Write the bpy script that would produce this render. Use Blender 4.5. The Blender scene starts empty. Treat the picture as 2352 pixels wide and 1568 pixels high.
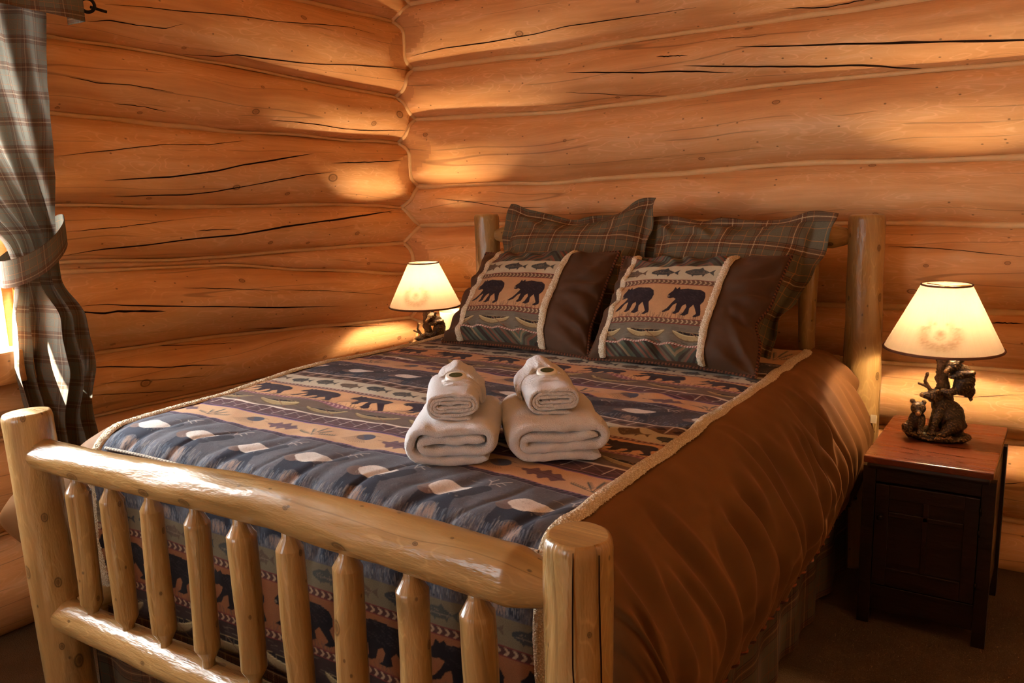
import bpy, bmesh, math, random
import numpy as np
from mathutils import Vector, Matrix

random.seed(7)
scn = bpy.context.scene
C = scn.collection

# ------------------------------------------------------------------ camera
CAM = np.array([1.449, -1.164, 1.478])
YAW, PITCH, ROLL, FPX = -0.577, 0.189, -0.029, 2022.0
_f = np.array([math.sin(YAW)*math.cos(PITCH), math.cos(YAW)*math.cos(PITCH), -math.sin(PITCH)])
_r = np.array([math.cos(YAW), -math.sin(YAW), 0.0])
_u = np.cross(_r, _f)
_r2 = _r*math.cos(ROLL)+_u*math.sin(ROLL)
_u2 = -_r*math.sin(ROLL)+_u*math.cos(ROLL)
cam_d = bpy.data.cameras.new('camera')
cam_d.sensor_width = 36.0
cam_d.lens = FPX/2352*36
cam_d.clip_start = 0.05
cam = bpy.data.objects.new('camera', cam_d)
cam.matrix_world = Matrix(((_r2[0], _u2[0], -_f[0], CAM[0]), (_r2[1], _u2[1], -_f[1], CAM[1]),
                           (_r2[2], _u2[2], -_f[2], CAM[2]), (0, 0, 0, 1)))
C.objects.link(cam)
scn.camera = cam

# ------------------------------------------------------------------ sky, daylight, exposure
world = bpy.data.worlds.new('sky')
scn.world = world
world.use_nodes = True
_bg = world.node_tree.nodes['Background']
_bg.inputs[0].default_value = (0.90, 0.95, 1.0, 1)
_bg.inputs[1].default_value = 4.0
world.cycles.sampling_method = 'NONE'

def area_light(name, loc, aim, sx, sy, power, color):
    d = bpy.data.lights.new(name, 'AREA')
    d.shape = 'RECTANGLE'; d.size = sx; d.size_y = sy; d.energy = power; d.color = color
    o = bpy.data.objects.new(name, d); C.objects.link(o)
    o.location = loc
    o.rotation_euler = (Vector(aim)-Vector(loc)).to_track_quat('-Z', 'Y').to_euler()
    return o
DAY_POWER, DAY_COLOR = 100.0, (0.90, 0.95, 1.0)
area_light('window_daylight', (-1.78, -0.16, 1.46), (0.0, 0.10, 1.15), 1.0, 1.05, DAY_POWER, DAY_COLOR)
area_light('front_fill_light', (-0.62, -2.80, 1.45), (-0.5, 0.0, 0.9), 1.05, 1.0, 5.0, DAY_COLOR)  # added fill light, outside the made-up front window
ADDED_LAMP_POWER = 130.0
LAMP_POWER, LAMP_COLOR = 55.0, (1.0, 0.68, 0.38)
_sd = bpy.data.lights.new('sun', 'SUN'); _sd.energy = 140.0; _sd.angle = 0.01; _sd.color = (1.0, 0.96, 0.88)
_so = bpy.data.objects.new('sun', _sd); C.objects.link(_so)
_so.rotation_euler = Vector((0.30, 0.50, -0.80)).to_track_quat('-Z', 'Y').to_euler()

vs = scn.view_settings
vs.view_transform = 'Standard'; vs.look = 'None'; vs.gamma = 1.0; vs.use_curve_mapping = False
vs.exposure = 0.52
scn.cycles.adaptive_threshold = 0.025; scn.cycles.max_bounces = 6; scn.cycles.diffuse_bounces = 4; scn.cycles.glossy_bounces = 3; scn.cycles.transmission_bounces = 6

# ------------------------------------------------------------------ helpers
def s2l(c):
    c = np.asarray(c, float)/255.0
    return np.where(c <= 0.04045, c/12.92, ((c+0.055)/1.055)**2.4)
def L4(r, g, b): return tuple(s2l((r, g, b)))+(1.0,)

def root_of(o):
    while o.parent: o = o.parent
    return o
def tag(o, label=None, cat=None, group=None, kind=None):
    if label: o['label'] = label
    if cat: o['category'] = cat
    if group: o['group'] = group
    if kind: o['kind'] = kind
    return o
def empty(name, loc=(0, 0, 0), rz=0.0):
    o = bpy.data.objects.new(name, None)
    C.objects.link(o); o.location = loc; o.rotation_euler = (0, 0, rz)
    o.empty_display_size = 0.05
    return o
def link(name, me, mat, parent=None):
    o = bpy.data.objects.new(name, me)
    C.objects.link(o)
    if mat is not None: me.materials.append(mat)
    if parent is not None: o.parent = parent
    return o
def raw_mesh(name, V, F, smooth=True, uv=None, col=None):
    """V (n,3); F list of tuples or (m,4) array; uv/col per vertex"""
    me = bpy.data.meshes.new(name)
    V = np.asarray(V, np.float32)
    if isinstance(F, np.ndarray):
        k = F.shape[1]; nf = len(F); flat = F.reshape(-1).astype(np.int32)
        starts = np.arange(nf, dtype=np.int32)*k
    else:
        nf = len(F); flat = np.array([i for f in F for i in f], np.int32)
        starts = np.cumsum([0]+[len(f) for f in F[:-1]]).astype(np.int32)
    me.vertices.add(len(V)); me.vertices.foreach_set('co', V.reshape(-1))
    me.loops.add(len(flat)); me.loops.foreach_set('vertex_index', flat)
    me.polygons.add(nf); me.polygons.foreach_set('loop_start', starts)
    me.update(calc_edges=True)
    if uv is not None:
        l = me.uv_layers.new(name='UVMap')
        l.data.foreach_set('uv', np.asarray(uv, np.float32)[flat].reshape(-1))
    if col is not None:
        a = me.color_attributes.new('Col', 'FLOAT_COLOR', 'POINT')
        c4 = np.ones((len(V), 4), np.float32); c4[:, :3] = col
        a.data.foreach_set('color', c4.reshape(-1))
    if smooth: me.polygons.foreach_set('use_smooth', np.ones(nf, bool))
    me.validate()
    return me
def grid_faces(ny, nx, wrapx=False, flip=False):
    j, i = np.meshgrid(np.arange(ny-1), np.arange(nx if wrapx else nx-1), indexing='ij')
    i2 = (i+1) % nx
    f = np.stack([j*nx+i, j*nx+i2, (j+1)*nx+i2, (j+1)*nx+i], -1).reshape(-1, 4)
    return f[:, ::-1].copy() if flip else f
def off_of(parent, world):
    if not world or parent is None: return np.zeros(3)
    return np.array(root_of(parent).location)
def grid(name, P, mat, parent=None, uv=None, col=None, flip=False, wrapx=False, world=True, smooth=True):
    ny, nx = P.shape[:2]
    V = P.reshape(-1, 3)-off_of(parent, world)
    me = raw_mesh(name, V, grid_faces(ny, nx, wrapx, flip), smooth,
                  None if uv is None else uv.reshape(-1, 2), None if col is None else col.reshape(-1, 3))
    return link(name, me, mat, parent)
def hashn(a, seed=0.0):
    return np.modf(np.abs(np.sin(np.asarray(a)*12.9898+seed*78.233)*43758.5453))[0]
def vnoise(x, y, seed=0.0):
    """smooth 2-D value noise in [-1,1]"""
    x, y = np.broadcast_arrays(np.asarray(x, float), np.asarray(y, float))
    xi, yi = np.floor(x), np.floor(y); fx, fy = x-xi, y-yi
    fx = fx*fx*(3-2*fx); fy = fy*fy*(3-2*fy)
    h = lambda a, b: hashn(a*1.0+b*57.31, seed)
    v = (h(xi, yi)*(1-fx)+h(xi+1, yi)*fx)*(1-fy)+(h(xi, yi+1)*(1-fx)+h(xi+1, yi+1)*fx)*fy
    return v*2-1
def fbm(x, y, seed=0.0, o=3):
    return sum(vnoise(x*2**k, y*2**k, seed+k*3.1)*0.5**k for k in range(o))
def sstep(a, b, x):
    t = np.clip((x-a)/(b-a), 0, 1); return t*t*(3-2*t)
def smin(a, b, k):
    h = np.clip(0.5+0.5*(b-a)/k, 0, 1); return b*(1-h)+a*h-k*h*(1-h)
def catmull(pts, n):
    """smooth resampling of a polyline by arc length (n points)"""
    p = np.asarray(pts, float)
    q = np.vstack([2*p[0]-p[1], p, 2*p[-1]-p[-2]])
    out = []
    for k in range(1, len(q)-2):
        t = np.linspace(0, 1, 24, endpoint=False)[:, None]
        a, b, c, d = q[k-1], q[k], q[k+1], q[k+2]
        out.append(0.5*((2*b)+(-a+c)*t+(2*a-5*b+4*c-d)*t**2+(-a+3*b-3*c+d)*t**3))
    out = np.vstack(out+[p[-1:]])
    return resample(out, n)
def resample(p, n):
    p = np.asarray(p, float)
    s = np.concatenate([[0], np.cumsum(np.linalg.norm(np.diff(p, axis=0), axis=1))])
    t = np.linspace(0, s[-1], n)
    return np.stack([np.interp(t, s, p[:, k]) for k in range(p.shape[1])], -1)
def ray(u, v): return _f+_r2*(u-1176)/FPX-_u2*(v-784)/FPX

def box_mesh(name, lo, hi, bevel=0.0, seg=2):
    bm = bmesh.new()
    bmesh.ops.create_cube(bm, size=1.0)
    lo, hi = np.array(lo, float), np.array(hi, float)
    for v in bm.verts: v.co = Vector((lo+hi)/2+np.array(v.co)*(hi-lo))
    if bevel > 0:
        bmesh.ops.bevel(bm, geom=bm.edges[:], offset=bevel, segments=seg, affect='EDGES', profile=0.6)
    uvl = bm.loops.layers.uv.new('UVMap')
    for f in bm.faces:
        n = f.normal
        for l in f.loops:
            c = l.vert.co
            l[uvl].uv = (c.y, c.z) if abs(n.x) > .7 else ((c.x, c.z) if abs(n.y) > .7 else (c.x, c.y))
    me = bpy.data.meshes.new(name); bm.to_mesh(me); bm.free()
    return me
def box(name, lo, hi, mat, parent=None, bevel=0.0, world=True, seg=2):
    o = off_of(parent, world)
    return link(name, box_mesh(name, np.array(lo)-o, np.array(hi)-o, bevel, seg), mat, parent)

def tube(name, path, rad, mat, parent=None, n=16, closed=False, world=True, bump=0.0, seed=0.0, col=None, caps=True, bulge=0.0, up=(0, 0, 1), uvs=True):
    """swept tube; rad scalar or per-point array; rounded caps by the radius profile"""
    p = np.asarray(path, float); m = len(p)
    rad = np.broadcast_to(np.asarray(rad, float), (m,))
    t = np.gradient(p, axis=0)
    if closed: t = np.roll(p, -1, 0)-np.roll(p, 1, 0)
    t /= np.linalg.norm(t, axis=1)[:, None]+1e-12
    a = np.array(up, float)
    if abs(t[0] @ a) > 0.9: a = np.array([1., 0, 0]) if abs(t[0][0]) < .9 else np.array([0, 1., 0])
    nrm = []
    v = a-(a @ t[0])*t[0]; v /= np.linalg.norm(v)
    for k in range(m):
        v = v-(v @ t[k])*t[k]; v /= np.linalg.norm(v)+1e-12; nrm.append(v)
    nrm = np.array(nrm); bi = np.cross(t, nrm)
    s = np.concatenate([[0], np.cumsum(np.linalg.norm(np.diff(p, axis=0), axis=1))])
    nu = n+1 if uvs else n
    ang = np.linspace(0, 2*math.pi, nu) if uvs else np.linspace(0, 2*math.pi, n, endpoint=False)
    ang = ang+math.pi          # seam on the side away from 'up'
    A, S = np.meshgrid(ang, s)
    R = rad[:, None]*np.ones_like(A)
    if bump > 0:
        rr = rad.max()
        R = R+bump*(rad[:, None]/rr)*fbmring(A, S, rr, seed)
    P = p[:, None, :]+R[..., None]*(np.cos(A)[..., None]*nrm[:, None, :]+np.sin(A)[..., None]*bi[:, None, :])
    uv = np.stack([S, (A-math.pi)*rad.max()], -1)
    V = P.reshape(-1, 3); F = [tuple(f) for f in grid_faces(m, nu, not uvs)]
    if closed:
        for i in range(nu-1 if uvs else nu):
            i2 = (i+1) % nu
            F.append(((m-1)*nu+i, (m-1)*nu+i2, i2, i))
    elif caps:
        F.append(tuple(range(n))[::-1]); F.append(tuple((m-1)*nu+i for i in range(n)))
    c = None
    if col is not None: c = col(S, A).reshape(-1, 3)
    me = raw_mesh(name, V-off_of(parent, world), F, True, uv.reshape(-1, 2), c)
    if caps and not closed:
        ul = me.uv_layers[0].data
        for q in (len(F)-2, len(F)-1):
            for li in me.polygons[q].loop_indices:
                co = me.vertices[me.loops[li].vertex_index].co
                ul[li].uv = (co.x*0.4+co.z*0.2+1.7, co.y+co.z*0.5)
        try:
            me.polygons[len(F)-1].use_smooth = False; me.polygons[len(F)-2].use_smooth = False
        except Exception: pass
    return link(name, me, mat, parent)
def fbmring(A, S, r, seed):
    x, y = np.cos(A)*1.3+seed*5.1, np.sin(A)*1.3
    return 0.6*vnoise(x+S*4.0, y+S*1.7, seed)+0.4*vnoise(x*2.1+S*11, y*2.1-S*7, seed+2)

# ------------------------------------------------------------------ material helpers
class NT:
    def __init__(s, name):
        s.m = bpy.data.materials.new(name); s.m.use_nodes = True
        s.t = s.m.node_tree; s.b = s.t.nodes['Principled BSDF']; s.out = s.t.nodes['Material Output']
    def n(s, ty, **kw):
        nd = s.t.nodes.new(ty)
        for k, v in kw.items(): setattr(nd, k, v)
        return nd
    def put(s, sock, v):
        if hasattr(v, 'is_output') or isinstance(v, bpy.types.NodeSocket): s.t.links.new(v, sock)
        elif isinstance(v, tuple) and len(v) == 3 and sock.type == 'RGBA': sock.default_value = v+(1.0,)
        else: sock.default_value = v
    def math(s, op, a, b=0.0, c=0.0, clamp=False):
        nd = s.n('ShaderNodeMath', operation=op, use_clamp=clamp)
        s.put(nd.inputs[0], a); s.put(nd.inputs[1], b); s.put(nd.inputs[2], c)
        return nd.outputs[0]
    def mix(s, f, a, b, blend='MIX'):
        nd = s.n('ShaderNodeMix', data_type='RGBA', blend_type=blend)
        s.put(nd.inputs[0], f); s.put(nd.inputs[6], a); s.put(nd.inputs[7], b)
        return nd.outputs[2]
    def comb(s, x, y, z=0.0):
        nd = s.n('ShaderNodeCombineXYZ')
        for k, v in enumerate((x, y, z)): s.put(nd.inputs[k], v)
        return nd.outputs[0]
    def sep(s, v):
        nd = s.n('ShaderNodeSeparateXYZ'); s.put(nd.inputs[0], v); return nd.outputs
    def noise(s, vec, scale=1.0, detail=3.0, rough=0.55, dist=0.0):
        nd = s.n('ShaderNodeTexNoise'); s.put(nd.inputs['Vector'], vec)
        nd.inputs['Scale'].default_value = scale; nd.inputs['Detail'].default_value = detail
        nd.inputs['Roughness'].default_value = rough; nd.inputs['Distortion'].default_value = dist
        return nd.outputs[0]
    def voro(s, vec, scale=1.0, two_d=False):
        nd = s.n('ShaderNodeTexVoronoi', voronoi_dimensions='2D' if two_d else '3D'); s.put(nd.inputs['Vector'], vec)
        nd.inputs['Scale'].default_value = scale
        return nd.outputs['Distance'], nd.outputs['Color']
    def ramp(s, f, stops, interp='LINEAR'):
        nd = s.n('ShaderNodeValToRGB'); nd.color_ramp.interpolation = interp
        e = nd.color_ramp.elements
        while len(e) < len(stops): e.new(0.5)
        for k, (p, c) in enumerate(stops):
            e[k].position = p; e[k].color = c if len(c) == 4 else tuple(c)+(1,)
        s.put(nd.inputs[0], f); return nd.outputs[0]
    def mapr(s, v, a, b, c, d, smooth=True):
        nd = s.n('ShaderNodeMapRange', interpolation_type='SMOOTHSTEP' if smooth else 'LINEAR')
        s.put(nd.inputs[0], v)
        for k, q in enumerate((a, b, c, d)): nd.inputs[1+k].default_value = q
        return nd.outputs[0]
    def bump(s, h, strength=0.3, dist=0.002, normal=None):
        nd = s.n('ShaderNodeBump'); s.put(nd.inputs['Height'], h)
        nd.inputs['Strength'].default_value = strength; nd.inputs['Distance'].default_value = dist
        if normal is not None: s.put(nd.inputs['Normal'], normal)
        return nd.outputs[0]
    def uv(s): return s.n('ShaderNodeTexCoord').outputs['UV']
    def obj(s): return s.n('ShaderNodeTexCoord').outputs['Object']
    def rnd(s): return s.n('ShaderNodeObjectInfo').outputs['Random']
    def set(s, **kw):
        for k, v in kw.items(): s.put(s.b.inputs[k.replace('_', ' ')], v)
        return s.m

def wood(name, dark, mid, light, knots=0.5, knot_scale=(4.0, 6.0), rough=0.45, coat=0.0, checks=1.0, grain=1.0, spec=0.5, kdark=0.62, ksize=0.06, relief=(0.42, 0.004)):
    n = NT(name)
    x, y, _ = n.sep(n.uv())
    sd = n.math('MULTIPLY', n.rnd(), 37.0)
    xs = n.math('ADD', x, sd)
    warp = n.noise(n.comb(n.math('MULTIPLY', xs, 2.2), n.math('MULTIPLY', y, 5.0), sd), 1.0, 1.0)
    yw = n.math('ADD', y, n.math('MULTIPLY', n.math('SUBTRACT', warp, 0.5), 0.06))
    n1 = n.noise(n.comb(n.math('MULTIPLY', xs, 1.6), n.math('MULTIPLY', yw, 26.0), sd), 1.0, 4.0, 0.65)
    n2 = n.noise(n.comb(n.math('MULTIPLY', xs, 2.0), n.math('MULTIPLY', yw, 7.0), sd), 1.0, 2.0)
    # figured grain: thin contour lines of a stretched noise
    fg = n.noise(n.comb(n.math('MULTIPLY', xs, 5.0), n.math('MULTIPLY', yw, 22.0), sd), 1.0, 1.0)
    fl = n.math('PINGPONG', n.math('MULTIPLY', fg, 9.0), 0.5)
    fl = n.mapr(fl, 0.0, 0.16, 1.0, 0.0)
    fl = n.math('MULTIPLY', fl, n.mapr(n2, 0.40, 0.60, 0.0, 1.0))
    t = n.math('ADD', n.math('MULTIPLY', n1, 0.55), n.math('MULTIPLY', n2, 0.45))
    c = n.ramp(t, [(0.28, dark), (0.5, mid), (0.70, light)])
    c = n.mix(n.math('MULTIPLY', fl, 0.5*grain), c, tuple(np.array(light[:3])*1.15))
    # knots with a dark ring
    kv = n.comb(n.math('MULTIPLY', xs, knot_scale[0]), n.math('MULTIPLY', y, knot_scale[1]), 0.0)
    kd, kc = n.voro(kv, 1.0, True)
    kr, kg, kb = n.sep(kc)
    keep = n.math('GREATER_THAN', kr, 1.0-knots)
    size = n.math('ADD', 0.02, n.math('MULTIPLY', n.math('MULTIPLY', kg, kg), ksize))
    q = n.math('DIVIDE', kd, size)
    core = n.math('MULTIPLY', n.mapr(q, 0.5, 1.1, 1.0, 0.0), keep)
    ring = n.math('MULTIPLY', n.math('SUBTRACT', n.mapr(q, 0.75, 1.05, 0.0, 1.0), n.mapr(q, 1.1, 1.5, 0.0, 1.0)), keep)
    dk = tuple(np.array(dark[:3])*0.45)
    c = n.mix(n.math('MULTIPLY', core, kdark), c, dk)
    c = n.mix(n.math('MULTIPLY', ring, 0.88), c, tuple(np.array(dark[:3])*0.18))
    halo = n.math('MULTIPLY', n.mapr(q, 1.0, 3.2, 1.0, 0.0), keep)
    c = n.mix(n.math('MULTIPLY', halo, 0.25), c, dark)
    # pin knots
    sv, sc = n.voro(n.comb(n.math('MULTIPLY', xs, 13.0), n.math('MULTIPLY', y, 19.0), 0.0), 1.0, True)
    sr, sg, sb = n.sep(sc)
    speck = n.math('MULTIPLY', n.mapr(sv, 0.03, 0.08, 1.0, 0.0), n.math('GREATER_THAN', sr, 0.86))
    c = n.mix(n.math('MULTIPLY', speck, 0.7), c, tuple(np.array(dark[:3])*0.2))
    # hairline drying checks
    hn = n.noise(n.comb(n.math('MULTIPLY', xs, 0.30), n.math('MULTIPLY', yw, 10.0), n.math('ADD', sd, 3.3)), 1.0, 0.0)
    hl = n.mapr(n.math('ABSOLUTE', n.math('SUBTRACT', hn, 0.5)), 0.003, 0.010, 1.0, 0.0)
    hm = n.mapr(n2, 0.50, 0.58, 1.0, 0.0)
    hl = n.math('MULTIPLY', n.math('MULTIPLY', hl, hm), checks)
    c = n.mix(n.math('MULTIPLY', hl, 0.42), c, tuple(np.array(dark[:3])*0.2))
    bh = n.noise(n.comb(n.math('MULTIPLY', xs, 12.0), n.math('MULTIPLY', y, 45.0), sd), 1.0, 3.0, 0.7)
    bp = n.bump(bh, *relief)
    m = n.set(Base_Color=c, Roughness=n.mapr(n1, 0.3, 0.7, rough-0.06, rough+0.08), Normal=bp)
    n.b.inputs['Coat Weight'].default_value = coat
    if coat > 0: n.put(n.b.inputs['Coat Normal'], bp)
    n.b.inputs['Coat Roughness'].default_value = 0.22
    n.b.inputs['Specular IOR Level'].default_value = spec
    return m

def plain(name, color, rough=0.5, metal=0.0, bump_scale=0.0, bump_str=0.2, var=0.12, sheen=0.0, spec=0.5, dist=0.002):
    n = NT(name)
    o = n.obj()
    c = n.mix(n.noise(o, max(bump_scale, 20.0)*0.3, 4.0), tuple(np.array(color[:3])*(1-var)), tuple(np.array(color[:3])*(1+var)))
    n.set(Base_Color=c, Roughness=rough, Metallic=metal)
    n.b.inputs['Specular IOR Level'].default_value = spec
    if sheen: 
        n.b.inputs['Sheen Weight'].default_value = sheen; n.b.inputs['Sheen Roughness'].default_value = 0.5
        n.put(n.b.inputs['Sheen Tint'], tuple(np.clip(np.array(color[:3])*2.5, 0, 1)))
    if bump_scale: n.set(Normal=n.bump(n.noise(o, bump_scale, 4.0), bump_str, dist))
    return n.m

def woven(name, rough=0.9, thread=900.0, sheen=0.04):
    """colour comes from the woven pattern stored on the cloth, plus thread relief"""
    n = NT(name)
    a = n.n('ShaderNodeVertexColor'); a.layer_name = 'Col'
    u, v, _ = n.sep(n.uv())
    w1 = n.math('SINE', n.math('MULTIPLY', u, thread*2.2)); w2 = n.math('SINE', n.math('MULTIPLY', v, thread*2.2))
    wv = n.math('MULTIPLY', w1, w2)
    fz = n.noise(n.comb(n.math('MULTIPLY', u, 420.0), n.math('MULTIPLY', v, 420.0), 0.0), 1.0, 3.0)
    bz = n.noise(n.comb(n.math('MULTIPLY', u, 30.0), n.math('MULTIPLY', v, 30.0), 0.0), 1.0, 3.0)
    k = n.math('ADD', 0.55, n.math('ADD', n.math('MULTIPLY', fz, 0.62), n.math('MULTIPLY', bz, 0.28)))
    kk = n.n('ShaderNodeCombineColor')
    for i in range(3): n.put(kk.inputs[i], k)
    c = n.mix(1.0, a.outputs['Color'], kk.outputs[0], 'MULTIPLY')
    h = n.math('ADD', n.math('MULTIPLY', wv, 0.25), fz)
    n.set(Base_Color=c, Roughness=rough, Normal=n.bump(h, 0.35, 0.0012))
    n.b.inputs['Sheen Weight'].default_value = sheen
    n.b.inputs['Specular IOR Level'].default_value = 0.2
    return n.m

def plaid(name, scale, base, band, dark, l1, l2, tw=0.0, rough=0.9):
    """tartan from two stripe sequences (warp and weft) over the UV of the cloth"""
    n = NT(name)
    u, v, _ = n.sep(n.uv())
    def stripes(t, ph):
        f = n.math('FRACT', n.math('ADD', n.math('MULTIPLY', t, scale), ph))
        st = [(0.0, base), (0.155, l1), (0.168, base), (0.36, dark), (0.375, band), (0.41, dark), (0.42, band), (0.455, dark), (0.465, band),
              (0.50, l2), (0.512, band), (0.545, dark), (0.555, band), (0.59, dark), (0.60, band), (0.63, dark), (0.645, base), (0.82, l1), (0.832, base)]
        return n.ramp(f, st, 'CONSTANT')
    def lines(t, ph, pos, w):
        f = n.math('FRACT', n.math('ADD', n.math('MULTIPLY', t, scale), ph))
        st = [(0.0, (0, 0, 0, 1))]
        for q in pos: st += [(q, (1, 1, 1, 1)), (q+w, (0, 0, 0, 1))]
        return n.ramp(f, st, 'CONSTANT')
    a, b = stripes(u, 0.13), stripes(v, 0.37)
    thr = n.math('GREATER_THAN', n.math('SINE', n.math('MULTIPLY', n.math('ADD', u, v), 2600.0)), 0.0)
    c = n.mix(n.math('ADD', 0.45, n.math('MULTIPLY', thr, 0.3)), a, b)
    for t, ph in ((u, 0.13), (v, 0.37)):
        c = n.mix(n.math('MULTIPLY', lines(t, ph, (0.155, 0.82), 0.016), 0.55), c, l1)
        c = n.mix(n.math('MULTIPLY', lines(t, ph, (0.50,), 0.018), 0.65), c, l2)
        c = n.mix(n.math('MULTIPLY', lines(t, ph, (0.37, 0.43, 0.57, 0.63), 0.016), 0.5), c, dark)
    fz = n.noise(n.comb(n.math('MULTIPLY', u, 300.0), n.math('MULTIPLY', v, 300.0), 0.0), 1.0, 3.0)
    c = n.mix(n.mapr(fz, 0.2, 0.8, 0.0, 0.35), c, tuple(np.array(base[:3])*0.5))
    n.set(Base_Color=c, Roughness=rough, Normal=n.bump(fz, 0.3, 0.001))
    n.b.inputs['Specular IOR Level'].default_value = 0.15
    if tw > 0:
        tr = n.n('ShaderNodeBsdfTranslucent'); n.put(tr.inputs[0], c)
        mx = n.n('ShaderNodeMixShader'); mx.inputs[0].default_value = tw
        n.t.links.new(n.b.outputs[0], mx.inputs[1]); n.t.links.new(tr.outputs[0], mx.inputs[2])
        n.t.links.new(mx.outputs[0], n.out.inputs[0])
    return n.m

M = {}
M['log'] = wood('wall_log_wood', L4(198, 140, 86), L4(227, 174, 117), L4(238, 196, 148), knots=0.42, knot_scale=(3.4, 5.2), rough=0.58, coat=0.0, spec=0.3)
M['scarf'] = wood('cut_log_wood', L4(188, 132, 82), L4(208, 152, 98), L4(218, 166, 112), knots=0.1, rough=0.5)
M['bedlog'] = wood('varnished_pine', L4(126, 94, 50), L4(162, 128, 76), L4(186, 154, 100), knots=0.8, relief=(0.6, 0.0045), kdark=0.9, ksize=0.09, knot_scale=(7.0, 10.0), rough=0.32, coat=0.55, checks=0.8)
M['crack'] = plain('dark_check', L4(34, 18, 8), 0.9, spec=0.1)
M['chink'] = plain('tan_caulk', L4(228, 190, 136), 0.7, bump_scale=60.0, bump_str=0.4)
M['dark_wood'] = wood('dark_stained_wood', L4(16, 7, 5), L4(25, 11, 7), L4(34, 15, 9), knots=0.0, rough=0.4, coat=0.1, checks=0.0)
M['top_wood'] = wood('red_stained_wood', L4(66, 26, 12), L4(94, 42, 19), L4(112, 56, 27), knots=0.0, rough=0.3, coat=0.5, checks=0.0)
# ------------------------------------------------------------------ the room: log walls
YB, XL, TILT = 2.41, -1.485, 0.035          # valley planes of the two log walls in view
XR, YF, ZC = 2.75, -2.6, 2.62               # the walls, and the ceiling, out of view
BACK_V = [[(-1.5, 2.62), (2.8, 2.62)], [(-1.5, 2.30), (2.8, 2.34)],
    [(-1.45, 1.994), (-0.55, 1.998), (0.24, 2.023), (1.22, 2.043), (2.8, 2.06)],
    [(-1.47, 1.753), (-0.55, 1.744), (-0.13, 1.76), (0.34, 1.783), (0.89, 1.795), (2.8, 1.80)],
    [(-1.45, 1.424), (-0.56, 1.43), (0.07, 1.46), (0.6, 1.488), (1.26, 1.479), (2.8, 1.47)],
    [(-1.48, 1.225), (-1.08, 1.241), (0.83, 1.251), (2.8, 1.25)],
    [(-1.45, 0.905), (-1.11, 0.911), (0.84, 0.94), (2.8, 0.95)],
    [(-1.45, 0.725), (0.82, 0.724), (1.2, 0.732), (2.8, 0.74)],
    [(-1.45, 0.45), (1.3, 0.47), (2.8, 0.48)], [(-1.45, 0.17), (1.3, 0.171), (2.8, 0.18)], [(-1.45, -0.06), (2.8, -0.06)]]
LEFT_V = [[(-2.6, 2.75), (2.45, 2.70)], [(-2.6, 2.50), (2.45, 2.46)],
    [(-2.6, 2.27), (1.72, 2.24), (2.35, 2.218), (2.45, 2.216)],
    [(-2.6, 2.02), (0.61, 1.973), (1.3, 1.94), (2.37, 1.856), (2.45, 1.85)],
    [(-2.6, 1.76), (0.59, 1.72), (1.27, 1.68), (2.36, 1.639), (2.45, 1.635)],
    [(-2.6, 1.43), (0.57, 1.412), (1.24, 1.376), (1.97, 1.352), (2.33, 1.321), (2.45, 1.315)],
    [(-2.6, 1.24), (0.56, 1.216), (1.21, 1.176), (2.34, 1.147), (2.45, 1.145)],
    [(-2.6, 1.195), (0.56, 1.185), (1.21, 1.140), (2.27, 0.994), (2.45, 0.97)],
    [(-2.6, 0.90), (0.57, 0.881), (1.18, 0.854), (2.36, 0.752), (2.45, 0.745)],
    [(-2.6, 0.67), (0.6, 0.653), (1.16, 0.636), (2.06, 0.609), (2.45, 0.60)],
    [(-2.6, 0.34), (2.45, 0.32)], [(-2.6, -0.03), (2.45, -0.03)]]
def vz(pl, s, seed=0.0):
    a = np.array(pl); return np.interp(s, a[:, 0], a[:, 1])+0.0035*vnoise(np.asarray(s)*3.1, seed, 4.0)
def arc_shape(t, k=0.94):
    q = np.clip(2*t-1, -1, 1); b = math.sqrt(1-k*k)
    return (np.sqrt(1-(k*q)**2)-b)/(1-b)
def prot_in(zt, zb, z, s, sc, seed):
    """bulge of one log above its valley plane; sc = distance to the room corner (scarf cut there)"""
    h = np.maximum(zt-zb, 0.004)
    A = 0.118*np.clip(h/0.26, 0.12, 1.12)
    p = A*arc_shape((z-zb)/h)*(1+0.05*vnoise(s*1.7, seed, 1.0))+0.004*vnoise(s*4, z*6+seed, 2.0)*arc_shape((z-zb)/h)
    lim = 0.080+0.26*np.maximum(sc, 0)
    return smin(p, lim, 0.012), sstep(0.0, 0.02, p-lim)
def back_prot(x, z):
    best = np.zeros(np.broadcast(x, z).shape)
    for k in range(len(BACK_V)-1):
        zt, zb = vz(BACK_V[k], x, k), vz(BACK_V[k+1], x, k+1)
        p, _ = prot_in(zt, zb, z, x, x+1.42, k); best = np.where((z <= zt) & (z > zb), p, best)
    return best
def left_prot(y, z):
    best = np.zeros(np.broadcast(y, z).shape)
    for k in range(len(LEFT_V)-1):
        zt, zb = vz(LEFT_V[k], y, 20+k), vz(LEFT_V[k+1], y, 21+k)
        p, _ = prot_in(zt, zb, z, y, 2.35-y, 20+k); best = np.where((z <= zt) & (z > zb), p, best)
    return best
def back_pt(x, z, o=0.0): return np.stack([x, YB-back_prot(x, z)-o, z], -1)
def left_pt(y, z, o=0.0): return np.stack([XL-TILT*(2.36-y)+left_prot(y, z)+o, y, z], -1)
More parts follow.
